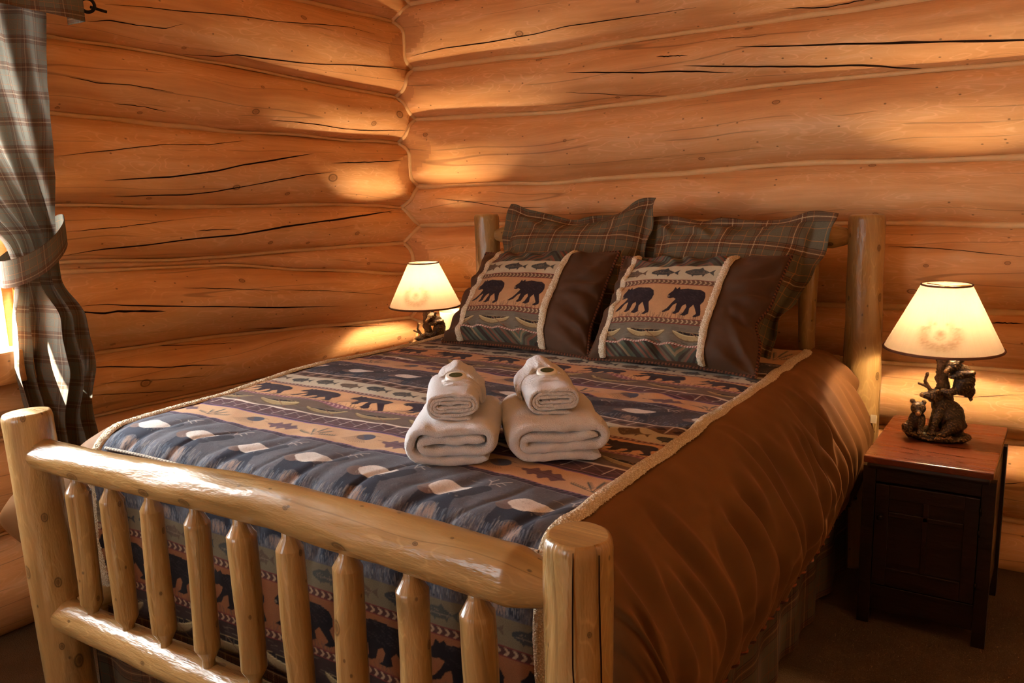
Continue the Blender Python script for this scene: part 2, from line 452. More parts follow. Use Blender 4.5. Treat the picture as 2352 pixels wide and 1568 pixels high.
def wall_log(wall, zt, zb, s, seed, parent, back, name='log'):
    nz = 26
    T = (1-np.cos(np.linspace(0, math.pi, nz)))/2
    S, TT = np.meshgrid(s, T)
    ZT, ZB = zt(S), zb(S)
    Z = ZB+(ZT-ZB)*TT
    p, fac = prot_in(ZT, ZB, Z, S, (S+1.42) if back else (2.35-S), seed)
    if back: P = np.stack([S, YB-p, Z], -1)
    else: P = np.stack([XL-TILT*(2.36-S)+p, S, Z], -1)
    girth = np.cumsum(np.concatenate([np.zeros((1, len(s))), np.linalg.norm(np.diff(P, axis=0), axis=-1)]), 0)
    uv = np.stack([S, girth], -1)
    # flat back so that the log has depth
    B = P.copy()
    B[..., 1 if back else 0] = (YB+0.12) if back else (XL-TILT*(2.36-S)-0.12)
    Pall = np.concatenate([P, B[::-1], P[:1]], 0); uva = np.concatenate([uv, uv[::-1]+3.0, uv[:1]], 0)
    ny, nx = Pall.shape[:2]
    V = Pall.reshape(-1, 3)
    F = [tuple(f) for f in grid_faces(ny, nx, False, not back)]
    c0 = [j*nx for j in range(ny-1)]; c1 = [j*nx+nx-1 for j in range(ny-1)]
    F += [tuple(c0 if not back else c0[::-1]), tuple(c1[::-1] if not back else c1)]
    me = raw_mesh(name, V, F, True, uva.reshape(-1, 2))
    for q in (len(F)-1, len(F)-2): me.polygons[q].use_smooth = False
    o = link(name, me, M['log'], parent)
    me.materials.append(M['scarf'])
    # the planed scarf by the corner is bare cut wood
    mi = np.zeros(len(F), np.int32); ff = fac[:-1, :-1]; g = np.zeros((ny-1, nx-1)); g[:ff.shape[0]] = ff
    mi[:(ny-1)*(nx-1)] = (g.reshape(-1) > 0.5); me.polygons.foreach_set('material_index', mi)
    return o
wall_back = tag(empty('wall_back', (0.6, YB, 0)), 'back wall of stacked honey-coloured round logs behind the headboard', 'wall', kind='structure')
wall_left = tag(empty('wall_left', (XL, 0.6, 0)), 'left wall of stacked round logs between curtain and corner', 'wall', kind='structure')
for w in (wall_back, wall_left): w.location = (0, 0, 0)
sb = np.concatenate([np.linspace(-1.60, -1.10, 56), np.linspace(-1.09, 2.80, 110)])
BACK_LOGS, LEFT_LOGS = [], []
for k in range(len(BACK_V)-1):
    f1 = lambda s, k=k: vz(BACK_V[k], s, k); f2 = lambda s, k=k: vz(BACK_V[k+1], s, k+1)
    BACK_LOGS.append(wall_log('b', f1, f2, sb, k, wall_back, True))
WIN_Y0, WIN_Y1, WIN_Z0, WIN_Z1 = -0.66, 0.36, 0.89, 1.99
for k in range(len(LEFT_V)-1):
    f1 = lambda s, k=k: vz(LEFT_V[k], s, 20+k); f2 = lambda s, k=k: vz(LEFT_V[k+1], s, 21+k)
    zm = (f1(0.2)+f2(0.2))/2
    if WIN_Z0 < zm < WIN_Z1:
        o = wall_log('l', f1, f2, np.concatenate([np.linspace(WIN_Y1, 2.0, 70), np.linspace(2.01, 2.50, 50)]), 20+k, wall_left, False)
        wall_log('l', f1, f2, np.linspace(YF, WIN_Y0, 30), 20+k, wall_left, False)
    else:
        o = wall_log('l', f1, f2, np.concatenate([np.linspace(YF, 0.3, 40), np.linspace(0.33, 2.0, 70), np.linspace(2.01, 2.50, 50)]), 20+k, wall_left, False)
    LEFT_LOGS.append(o)
# caulk beads in the grooves
for k in range(1, len(BACK_V)-1):
    x = np.linspace(-1.47, 2.7, 160); z = vz(BACK_V[k], x, k)
    rad = 0.0125*(0.70+0.5*np.clip(fbm(x*1.9, k*3.3, 5.0)+0.4, 0, 1))
    tube('caulk_bead', np.stack([x, YB-0.024+0*x, z+0.003*vnoise(x*6, k, 8.0)], -1), rad, M['chink'], wall_back, n=8)
for k in range(1, len(LEFT_V)-1):
    zz = vz(LEFT_V[k], 0.2, 20+k)
    y0 = WIN_Y1 if WIN_Z0 < zz < WIN_Z1 else YF
    y = np.linspace(y0, 2.43, 110); z = vz(LEFT_V[k], y, 20+k)
    rad = 0.0100*(0.6+0.5*np.clip(fbm(y*1.9, k*5.3, 6.0)+0.4, 0, 1))
    tube('caulk_bead', np.stack([XL-TILT*(2.36-y)+0.021, y, z+0.003*vnoise(y*6, k, 9.0)], -1), rad, M['chink'], wall_left, n=8)
# the zig-zag caulk line where the two walls meet
zc = np.linspace(0.02, 2.6, 420); xc = np.full_like(zc, -1.43); yc = np.full_like(zc, 2.36)
for _ in range(60):
    yc = 0.5*yc+0.5*(YB-back_prot(xc, zc)); xc = 0.5*xc+0.5*(XL-TILT*(2.36-yc)+left_prot(yc, zc))
pc = np.stack([xc+0.004, yc-0.004, zc], -1)
for _ in range(3): pc[1:-1] = 0.5*pc[1:-1]+0.25*(pc[2:]+pc[:-2])
tube('corner_caulk', pc, 0.011, M['chink'], wall_back, n=10, up=(0, -1, 0))

# drying cracks: real slivers lying in the log faces; (wall, pixel polyline, half width px)
def hit_back(u, v):
    d = ray(u, v); y = YB-0.05
    for _ in range(12):
        t = (y-CAM[1])/d[1]; q = CAM+d*t; y = YB-float(back_prot(np.array(q[0]), np.array(q[2])))
    return q
def hit_left(u, v):
    d = ray(u, v); pr = 0.05
    for _ in range(12):
        t = (XL-TILT*2.36+pr-CAM[0]+TILT*CAM[1])/(d[0]-TILT*d[1]); q = CAM+d*t; pr = float(left_prot(np.array(q[1]), np.array(q[2])))
    return q
CRACKS = [
 ('l', [(240, 415), (400, 405), (500, 392), (560, 378), (610, 371), (690, 357), (720, 352)], 2.3),
 ('l', [(260, 452), (430, 447), (500, 439), (600, 421), (700, 402), (770, 394)], 1.6),
 ('l', [(130, 358), (240, 347), (370, 332), (480, 332), (560, 323)], 0.9),
 ('l', [(760, 375), (850, 372), (920, 369)], 1.5),
 ('l', [(140, 588), (230, 573), (330, 563), (450, 548), (550, 539), (660, 520), (780, 503), (860, 490), (905, 484)], 2.7),
 ('l', [(450, 530), (500, 527), (545, 526)], 1.0),
 ('l', [(155, 714), (200, 717), (240, 720), (270, 715), (330, 714), (380, 715)], 3.4),
 ('l', [(180, 703), (215, 700), (245, 698), (290, 701), (400, 703), (500, 704), (640, 706), (780, 703)], 1.8),
 ('l', [(180, 843), (250, 842), (390, 843), (440, 838), (520, 838)], 1.4),
 ('l', [(195, 907), (300, 903), (420, 896)], 0.7),
 ('l', [(150, 533), (260, 523), (400, 505)], 0.8),
 ('l', [(150, 175), (220, 190), (300, 195), (400, 213)], 1.0),
 ('l', [(200, 50), (250, 47), (300, 56), (380, 66), (420, 55)], 1.1),
 ('l', [(240, 10), (320, 15), (400, 25), (480, 30), (560, 38), (640, 50), (720, 55), (800, 62), (860, 78)], 1.0),
 ('l', [(420, 125), (500, 130), (545, 126), (590, 133), (700, 146), (820, 150), (955, 163)], 1.2),
 ('l', [(260, 238), (330, 245), (380, 257)], 0.8),
 ('l', [(620, 275), (720, 285), (790, 296), (840, 300), (930, 300)], 0.9),
 ('l', [(560, 755), (700, 752), (860, 748), (905, 745)], 1.0),
 ('l', [(640, 665), (760, 668), (880, 676)], 0.6),
 ('l', [(420, 660), (560, 664), (640, 668)], 0.7),
 ('l', [(250, 800), (420, 792), (560, 786)], 0.6),
 ('l', [(230, 880), (360, 872), (480, 862)], 0.6),
 ('b', [(1300, 167), (1380, 166), (1480, 167), (1530, 164), (1600, 164), (1690, 168)], 2.2),
 ('b', [(1570, 151), (1640, 152), (1700, 153), (1780, 153), (1880, 153), (1980, 150), (2060, 155), (2140, 160)], 2.5),
 ('b', [(1690, 108), (1800, 106), (1900, 102), (1980, 101), (2080, 98), (2200, 95), (2352, 92), (2450, 88)], 3.1),
 ('b', [(1508, 130), (1540, 129), (1580, 127)], 1.6),
 ('b', [(945, 129), (1020, 111), (1120, 98), (1220, 80), (1300, 61), (1400, 46), (1500, 32), (1600, 17)], 1.2),
 ('b', [(1800, 20), (1900, 17), (1960, 5), (2020, -6)], 1.0),
 ('b', [(1000, 455), (1100, 466), (1160, 477), (1260, 476)], 0.8),
 ('b', [(1300, 212), (1440, 219), (1560, 222)], 0.7),
 ('b', [(2040, 565), (2180, 572), (2352, 590)], 0.8),
 ('b', [(1040, 697), (1080, 699)], 1.4),
 ('b', [(2275, 741), (2352, 742)], 1.4),
 ('b', [(2250, 1110), (2300, 1111), (2352, 1108)], 1.0),
 ('b', [(2100, 905), (2220, 912), (2352, 905)], 0.6),
 ('b', [(1640, 90), (1730, 84), (1760, 80)], 0.7),
]
LEFT_FLAT = [c for c in CRACKS]
for w, px_, hw in CRACKS:
    q = np.array([(hit_back if w == 'b' else hit_left)(u, v) for u, v in px_])
    q = resample(q, 48)
    s = np.linspace(0, 1, 48)
    wob = 0.0012*vnoise(s*16, hw*7+q[0, 2], 3.0)
    prof = np.minimum(1, np.minimum(s/0.25, (1-s)/0.25))**0.7*(0.8+0.35*vnoise(s*9, hw, 1.0))
    d = np.linalg.norm(q-CAM, axis=1)
    W = hw*0.75*d/FPX*prof+0.0002
    rows = []
    for a, o in ((-1.0, 0.0002), (-0.6, 0.0012), (0.6, 0.0012), (1.0, 0.0002)):
        zz = q[:, 2]+wob+a*W
        rows.append(back_pt(q[:, 0], zz, o+0.0012) if w == 'b' else left_pt(q[:, 1], zz, o+0.0012))
    zm, sm = q[24, 2], (q[24, 0] if w == 'b' else q[24, 1])
    VV = BACK_V if w == 'b' else LEFT_V
    k = 0
    for k in range(len(VV)-1):
        if vz(VV[k], sm, 0) >= zm > vz(VV[k+1], sm, 0): break
    grid('drying_crack', np.array(rows), M['crack'], (BACK_LOGS if w == 'b' else LEFT_LOGS)[k], world=False, flip=(w == 'l'))

# floor, ceiling and the two walls behind the camera
def carpet_mat():
    n = NT('brown_carpet'); o = n.obj()
    a = n.noise(o, 260.0, 3.0); b = n.noise(o, 5.0, 3.0)
    c = n.mix(a, L4(64, 48, 33), L4(122, 96, 70))
    c = n.mix(n.mapr(b, 0.35, 0.65, 0.0, 0.35), c, L4(72, 54, 37))
    n.set(Base_Color=c, Roughness=1.0, Normal=n.bump(a, 0.9, 0.006)); n.b.inputs['Specular IOR Level'].default_value = 0.05
    return n.m
M['carpet'] = carpet_mat()
gx, gy = np.meshgrid(np.linspace(-1.75, XR+0.1, 60), np.linspace(YF-0.1, 2.55, 60))
fl = grid('floor', np.stack([gx, gy, 0*gx], -1), M['carpet'])
tag(fl, 'brown cut-pile carpet under the log bed', 'floor', kind='structure')
M['ceil'] = plain('pine_boards', L4(226, 173, 116), 0.6, var=0.08)
tag(box('ceiling', (-1.75, YF-0.1, ZC), (XR+0.1, 2.55, ZC+0.08), M['ceil']), 'pine ceiling above the log walls', 'ceiling', kind='structure')
tag(box('wall_right', (XR, YF-0.1, 0), (XR+0.1, 2.55, ZC), M['ceil']), 'right wall of the log room', 'wall', kind='structure')
wf = tag(empty('wall_front', (0, YF, 0)), 'front wall of the log room behind the viewer, with an added window', 'wall', kind='structure')
FX0, FX1, FZ0, FZ1 = -1.15, -0.09, 0.92, 1.98
for lo, hi in (((-1.75, YF-0.1, 0), (FX0, YF, ZC)), ((FX1, YF-0.1, 0), (XR+0.1, YF, ZC)), ((FX0, YF-0.1, 0), (FX1, YF, FZ0)), ((FX0, YF-0.1, FZ1), (FX1, YF, ZC))):
    box('wall_panel', lo, hi, M['ceil'], wf)

# ------------------------------------------------------------------ window in the left wall (seen past the curtain)
M['frame'] = wood('window_frame_wood', L4(150, 96, 48), L4(186, 128, 72), L4(206, 150, 92), knots=0.1, rough=0.4, coat=0.3, checks=0.0)
def glass_mat():
    n = NT('window_glass'); n.t.nodes.remove(n.b)
    tr = n.n('ShaderNodeBsdfTransparent'); gl = n.n('ShaderNodeBsdfGlossy'); gl.inputs['Roughness'].default_value = 0.02
    tr.inputs[0].default_value = (0.96, 0.98, 0.97, 1)
    fr = n.n('ShaderNodeFresnel'); fr.inputs[0].default_value = 1.45
    mx = n.n('ShaderNodeMixShader'); bf = n.n('ShaderNodeNewGeometry').outputs['Backfacing']
    n.t.links.new(n.math('MULTIPLY', fr.outputs[0], n.math('SUBTRACT', 1.0, bf)), mx.inputs[0])
    n.t.links.new(tr.outputs[0], mx.inputs[1]); n.t.links.new(gl.outputs[0], mx.inputs[2]); n.t.links.new(mx.outputs[0], n.out.inputs[0])
    return n.m
M['glass'] = glass_mat()
xw = XL-TILT*2.1
win = tag(empty('window_1', (xw, -0.4, WIN_Z0)), 'bright wooden-framed window half hidden by the plaid curtain', 'window', kind='structure')
X0, X1 = xw-0.13, xw+0.06
box('jamb', (X0, WIN_Y1-0.035, WIN_Z0), (X1, WIN_Y1+0.005, WIN_Z1), M['frame'], win, 0.004)
box('jamb', (X0, WIN_Y0-0.005, WIN_Z0), (X1, WIN_Y0+0.035, WIN_Z1), M['frame'], win, 0.004)
box('head_board', (X0, WIN_Y0, WIN_Z1-0.035), (X1, WIN_Y1, WIN_Z1+0.02), M['frame'], win, 0.004)
box('sill', (X0, WIN_Y0-0.02, WIN_Z0-0.03), (X1+0.10, WIN_Y1+0.02, WIN_Z0+0.075), M['frame'], win, 0.008)
ya, yb, za, zb_ = WIN_Y0+0.035, WIN_Y1-0.035, WIN_Z0+0.075, WIN_Z1-0.035
ym = ya+0.33*(yb-ya)
for (a, b) in ((ya, ym), (ym, yb)):
    s = box('sash_frame', (xw-0.09, a, za), (xw-0.05, b, za+0.05), M['frame'], win, 0.004)
    for lo, hi in (((xw-0.09, a, zb_-0.05), (xw-0.05, b, zb_)), ((xw-0.09, a, za+0.05), (xw-0.05, a+0.05, zb_-0.05)), ((xw-0.09, b-0.05, za+0.05), (xw-0.05, b, zb_-0.05))):
        box('sash_rail', lo, hi, M['frame'], win, 0.004)
    box('pane', (xw-0.073, a+0.05, za+0.05), (xw-0.067, b-0.05, zb_-0.05), M['glass'], win)

fill_win = tag(empty('fill_window', (-0.62, YF, FZ0)), 'unseen wooden-framed window added in the front wall for fill light', 'window', kind='structure')  # window added out of view to let in fill daylight
for lo, hi in (((FX0-0.05, YF-0.1, FZ0-0.05), (FX0+0.03, YF+0.02, FZ1+0.05)), ((FX1-0.03, YF-0.1, FZ0-0.05), (FX1+0.05, YF+0.02, FZ1+0.05)), ((FX0+0.03, YF-0.1, FZ1-0.03), (FX1-0.03, YF+0.02, FZ1+0.05)), ((FX0+0.03, YF-0.1, FZ0-0.05), (FX1-0.03, YF+0.05, FZ0+0.03)), ((-0.64, YF-0.07, FZ0+0.03), (-0.60, YF-0.03, FZ1-0.03))):
    box('frame_board', lo, hi, M['frame'], fill_win, 0.004)
for a, b in ((FX0+0.03, -0.64), (-0.60, FX1-0.03)): box('pane', (a, YF-0.053, FZ0+0.03), (b, YF-0.047, FZ1-0.03), M['glass'], fill_win)
# ------------------------------------------------------------------ the log bed
bed = tag(empty('log_bed', (0, 1.06, 0)), 'varnished peeled-pine log bed with spindled footboard and headboard', 'bed')
def post(name, x, y, r, h, seed, lean=(0, 0)):
    z = np.concatenate([np.linspace(0, h-0.02, 60), h-0.02+0.02*np.sin(np.linspace(0, math.pi/2, 8)[1:])])
    rr = r*(1+0.03*np.sin(z*5+seed))*np.ones_like(z)
    rr[-7:] = r*(1+0.03*math.sin(h*5+seed))-0.010*(1-np.cos(np.linspace(0, math.pi/2, 8)[1:]))
    t = 1-z/h
    pth = np.stack([x+lean[0]*t+0.004*np.sin(z*4+seed), y+lean[1]*t+0*z, z], -1)
    return tube(name, pth, rr, M['bedlog'], bed, n=40, bump=0.004, seed=seed, up=(0, -1, 0))
HX, LY, HF, HH = 0.81, 2.124, 0.908, 1.30
fpl = post('foot_post', -HX, 0, 0.062, HF, 1.3, (0.045, 0))
fpr = post('foot_post', HX, 0, 0.0575, HF, 2.1, (-0.006, 0))
post('head_post', -HX, LY, 0.0565, HH, 3.7)
post('head_post', HX, LY, 0.064, HH, 4.9)
def rail(name, pts, rads, seed, ends=(0.02, 0.02), n=36, y=0.0, neck=0.6, bump=0.006):
    """pts (x,z) control points, rads the same; the ends taper into tenons"""
    p = catmull([(x, y, z) for x, z in pts], 260)
    xs = [q[0] for q in pts]
    r = np.interp(p[:, 0], xs, rads)
    s = p[:, 0]
    for a, e, sg in ((xs[0], ends[0], 1), (xs[-1], ends[1], -1)):
        d = (s-a)*sg
        r = r*(neck+(1-neck)*np.clip((d-0.25*e)/(0.75*e), 0, 1))
    return tube(name, p, r, M['bedlog'], bed, n=n, bump=bump, seed=seed, up=(0, -1, 0))
rail('top_rail', [(-0.79, 0.800), (-0.5, 0.805), (0.0, 0.822), (0.14, 0.825), (0.45, 0.814), (0.79, 0.802)], [0.041, 0.042, 0.048, 0.050, 0.052, 0.056], 5.2, (0.02, 0.105), neck=0.60)
rail('bottom_rail', [(-0.79, 0.362), (-0.3, 0.352), (0.0, 0.346), (0.4, 0.35), (0.79, 0.35)], [0.046, 0.046, 0.046, 0.048, 0.047], 6.4, (0.03, 0.06))
def spindle(x, y, z0, z1, r, seed):
    hs, hn = 0.024, 0.010
    z = np.concatenate([[z0-0.03, z0+hn-0.004], [z0+hn], [z0+hn+hs-0.002], np.linspace(z0+hn+hs, z1-hn-hs, 26), [z1-hn-hs+0.002], [z1-hn], [z1-hn+0.004, z1+0.03]])
    rr = np.concatenate([[0.5*r, 0.5*r], [0.56*r], [0.965*r], r*(1+0.05*np.sin(np.linspace(0, 4, 26)+seed)), [0.965*r], [0.56*r], [0.5*r, 0.5*r]])
    p = np.stack([x+0.004*np.sin(z*7+seed), y+0*z, z], -1)
    return tube('spindle', p, rr, M['bedlog'], bed, n=20, bump=0.0025, seed=seed, up=(0, -1, 0))
SX = (-0.615, -0.468, -0.315, -0.157, -0.008, 0.143, 0.297, 0.454, 0.606)
for k, x in enumerate(SX):
    zt = float(np.interp(x, (-0.79, 0.0, 0.2, 0.79), (0.760, 0.774, 0.772, 0.748)))
    spindle(x, -0.004, 0.398, zt, (0.029, 0.029, 0.0285, 0.029, 0.030, 0.029, 0.031, 0.031, 0.032)[k], 10+k*1.7)
rail('headboard_top_rail', [(-0.79, 1.206), (0.0, 1.235), (0.79, 1.222)], [0.043, 0.046, 0.042], 8.1, (0.09, 0.09), y=LY, neck=0.5)
rail('headboard_bottom_rail', [(-0.79, 0.725), (0.0, 0.72), (0.79, 0.722)], [0.062, 0.062, 0.066], 9.3, (0.06, 0.06), y=LY, neck=0.55)
for k, x in enumerate(SX): spindle(x+(0.012 if k == 8 else 0), LY, 0.782, 1.188, 0.032, 30+k*2.3)
for sx in (-1, 1):
    p = catmull([(sx*0.74, 0.02, 0.36), (sx*0.745, 1.06, 0.36), (sx*0.74, LY-0.02, 0.36)], 30)
    tube('side_rail', p, 0.045, M['bedlog'], bed, n=18, bump=0.004, seed=40+sx)
# long checks in the foot post and top rail
def post_crack(parent, x, y, r, z0, z1, az, az1, hw, seed):
    z = np.linspace(z0, z1, 40); s = np.linspace(0, 1, 40)
    a = az+(az1-az)*s+0.03*vnoise(s*8, seed, 2.0)
    w = hw*(np.minimum(1, np.minimum((s+0.15)/0.3, (1-s+0.15)/0.3)))/r
    rows = [np.stack([x+(r+o)*np.cos(a+k*w), y+(r+o)*np.sin(a+k*w), z], -1) for k, o in ((-1, 0.002), (-.5, 0.0032), (.5, 0.0032), (1, 0.002))]
    grid('drying_crack', np.array(rows), M['crack'], parent)
post_crack(fpr, 0.808, 0, 0.0575, 0.40, 0.902, -1.30, -1.22, 0.0013, 1.0)
post_crack(fpr, 0.808, 0, 0.0575, 0.40, 0.895, -0.52, -0.50, 0.0016, 2.0)
post_crack(fpl, -0.808, 0, 0.062, 0.12, 0.45, -0.9, -0.8, 0.001, 3.0)
# mattress and box spring below the comforter
M['ticking'] = plain('mattress_ticking', L4(200, 195, 185), 0.9)
tag(box('box_spring', (-0.70, 0.14, 0.33), (0.70, LY-0.10, 0.55), M['ticking'], None, 0.03), 'box spring hidden under the bear comforter', 'box spring')
tag(box('mattress', (-0.62, 0.16, 0.553), (0.60, LY-0.10, 0.775), M['ticking'], None, 0.05, seg=4), 'mattress hidden under the bear comforter', 'mattress')
# ------------------------------------------------------------------ the woven lodge pattern (drawn in code, stored on the cloth)
class Canvas:
    def __init__(s, x0, x1, y0, y1, res):
        s.x0, s.y0, s.res = x0, y0, res
        s.nx, s.ny = int((x1-x0)/res)+1, int((y1-y0)/res)+1
        s.a = np.zeros((s.ny, s.nx, 3), np.float32)
        s.rng = np.random.RandomState(3)
    def win(s, xa, xb, ya, yb):
        i0, i1 = max(0, int((xa-s.x0)/s.res)), min(s.nx, int((xb-s.x0)/s.res)+2)
        j0, j1 = max(0, int((ya-s.y0)/s.res)), min(s.ny, int((yb-s.y0)/s.res)+2)
        if i1 <= i0 or j1 <= j0: return None
        X, Y = np.meshgrid(s.x0+np.arange(i0, i1)*s.res, s.y0+np.arange(j0, j1)*s.res)
        return (slice(j0, j1), slice(i0, i1)), X, Y
    def blend(s, sl, m, col):
        c = s2l(col).astype(np.float32)
        v = s.a[sl]; v += (c-v)*m[..., None].astype(np.float32)
    def rect(s, xa, xb, ya, yb, col, al=1.0):
        w = s.win(xa, xb, ya, yb)
        if w: s.blend(w[0], ((w[1] >= xa) & (w[1] <= xb) & (w[2] >= ya) & (w[2] <= yb))*al, col)
    def poly(s, pts, col, al=1.0):
        p = np.asarray(pts, float)
        w = s.win(p[:, 0].min(), p[:, 0].max(), p[:, 1].min(), p[:, 1].max())
        if not w: return
        sl, X, Y = w; ins = np.zeros(X.shape, bool)
        q = np.roll(p, -1, 0)
        for (x1, y1), (x2, y2) in zip(p, q):
            if y1 == y2: continue
            c = ((y1 > Y) != (y2 > Y)) & (X < (x2-x1)*(Y-y1)/(y2-y1)+x1); ins ^= c
        s.blend(sl, ins*al, col)
    def line(s, pts, w, col, al=1.0):
        p = np.asarray(pts, float)
        for a, b in zip(p[:-1], p[1:]):
            r = s.win(min(a[0], b[0])-w, max(a[0], b[0])+w, min(a[1], b[1])-w, max(a[1], b[1])+w)
            if not r: continue
            sl, X, Y = r; d = b-a; t = np.clip(((X-a[0])*d[0]+(Y-a[1])*d[1])/(d @ d+1e-12), 0, 1)
            dist = np.hypot(X-a[0]-t*d[0], Y-a[1]-t*d[1])
            s.blend(sl, np.clip((w/2-dist)/s.res+0.5, 0, 1)*al, col)
    def sample(s, X, Y):
        fx = np.clip((X-s.x0)/s.res, 0, s.nx-1.001); fy = np.clip((Y-s.y0)/s.res, 0, s.ny-1.001)
        i, j = fx.astype(int), fy.astype(int); u, v = (fx-i)[..., None], (fy-j)[..., None]
        a = s.a
        return (a[j, i]*(1-u)+a[j, i+1]*u)*(1-v)+(a[j+1, i]*(1-u)+a[j+1, i+1]*u)*v
BEAR = np.array([(275, 880), (278, 860), (300, 832), (308, 800), (324, 815), (340, 798), (350, 816), (400, 806), (450, 812), (500, 815), (535, 835), (548, 870), (545, 905), (530, 930), (548, 985), (550, 1005), (520, 1022), (498, 1018), (520, 995), (500, 960), (482, 932), (460, 960), (465, 1000), (440, 1016), (408, 1012), (425, 995), (436, 950), (425, 930), (405, 945), (395, 995), (370, 1010), (350, 1005), (365, 985), (362, 930), (340, 945), (320, 985), (290, 1000), (268, 998), (300, 970), (325, 930), (340, 895), (320, 885), (300, 893), (280, 890)], float)
BEAR = np.stack([(BEAR[:, 0]-410)/280, (1022-BEAR[:, 1])/224], -1)      # x -.5..+.5, y 0..1
def pt(shape, x, y, sx, sy): return np.stack([x+shape[:, 0]*sx, y+shape[:, 1]*sy], -1)
def ell(x, y, rx, ry, n=28, rot=0.0):
    t = np.linspace(0, 2*math.pi, n, endpoint=False); c, s = math.cos(rot), math.sin(rot)
    return np.stack([x+rx*np.cos(t)*c-ry*np.sin(t)*s, y+rx*np.cos(t)*s+ry*np.sin(t)*c], -1)
def d_bears(cv, x0, x1, y0, h, pitch, ph, tan, dark=(44, 32, 38), grass=True, w=0.72):
    cv.rect(x0, x1, y0, y0+h, tan)
    rng = cv.rng
    x = x0+ph-pitch
    while x < x1+pitch:
        if grass:
            for _ in range(34):
                gx = x+rng.uniform(-.55, .55)*pitch; gh = rng.uniform(.05, .2)*h
                cv.line([(gx, y0), (gx+rng.uniform(-.04, .04)*pitch, y0+gh)], 0.0016, (92, 70, 60), 0.75)
        p = pt(BEAR, x, y0+0.07*h, w*pitch, 0.86*h)
        cv.poly(p, dark)
        for _ in range(60):
            bx, by = x+rng.uniform(-.25, .38)*w*pitch, y0+h*rng.uniform(.5, .88)
            cv.line([(bx, by), (bx+0.008*pitch/.2, by-0.004)], 0.0014, (66, 54, 54), 0.5)
        cv.poly(ell(x-0.455*w*pitch, y0+0.63*h, 0.022*pitch, 0.028*h), (128, 110, 92), .8)
        x += pitch
def d_fish(cv, x0, x1, y0, h, pitch, ph, cream=(176, 166, 146)):
    cv.rect(x0, x1, y0, y0+h, cream)
    rng = cv.rng; x = x0+ph-pitch; k = 0
    while x < x1+pitch:
        c = [(70, 70, 66), (92, 76, 62), (58, 60, 62)][k % 3]; yc = y0+h*(0.50+0.04*(k % 2)); L = pitch*0.84
        t = np.linspace(0, 1, 20); prof = 0.20*h*np.sin(math.pi*np.clip(t*1.05+.02, 0, 1))**0.75+0.03*h
        xs = x-L/2+t*L*0.84
        cv.poly(np.vstack([np.stack([xs, yc+prof], -1), np.stack([xs, yc-prof], -1)[::-1]]), c)
        e = x-L/2+L*0.82
        cv.poly([(e, yc+.03*h), (e+.17*L, yc+.2*h), (e+.13*L, yc), (e+.17*L, yc-.2*h), (e, yc-.03*h)], c)
        cv.poly([(x-.12*L, yc+.17*h), (x+.02*L, yc+.34*h), (x+.12*L, yc+.15*h)], c)
        cv.poly([(x-.28*L, yc-.15*h), (x-.2*L, yc-.33*h), (x-.16*L, yc-.15*h)], c); cv.poly([(x+.08*L, yc-.15*h), (x+.15*L, yc-.32*h), (x+.2*L, yc-.1*h)], c)
        for _ in range(26):
            fx, fy = x+rng.uniform(-.35, .28)*L, yc+rng.uniform(-.12, .12)*h
            cv.poly(ell(fx, fy, .012*L, .025*h, 8), (128, 112, 92), .7)
        cv.line([(x-.4*L, yc-.06*h), (x+.25*L, yc-.05*h)], 0.0013, (142, 126, 104), .6)
        x += pitch; k += 1
def d_chev(cv, x0, x1, y0, h, step, bg=(74, 44, 40), fg=(176, 148, 118), edge=(108, 48, 46)):
    cv.rect(x0, x1, y0, y0+h, bg)
    cv.rect(x0, x1, y0, y0+h*0.12, edge); cv.rect(x0, x1, y0+h*0.88, y0+h, edge)
    x = x0
    while x < x1:
        cv.poly([(x, y0+.85*h), (x+.38*step, y0+.85*h), (x+.78*step, y0+.5*h), (x+.4*step, y0+.5*h)], fg, .85)
        cv.poly([(x, y0+.15*h), (x+.38*step, y0+.15*h), (x+.78*step, y0+.5*h), (x+.4*step, y0+.5*h)], fg, .75)
        x += step
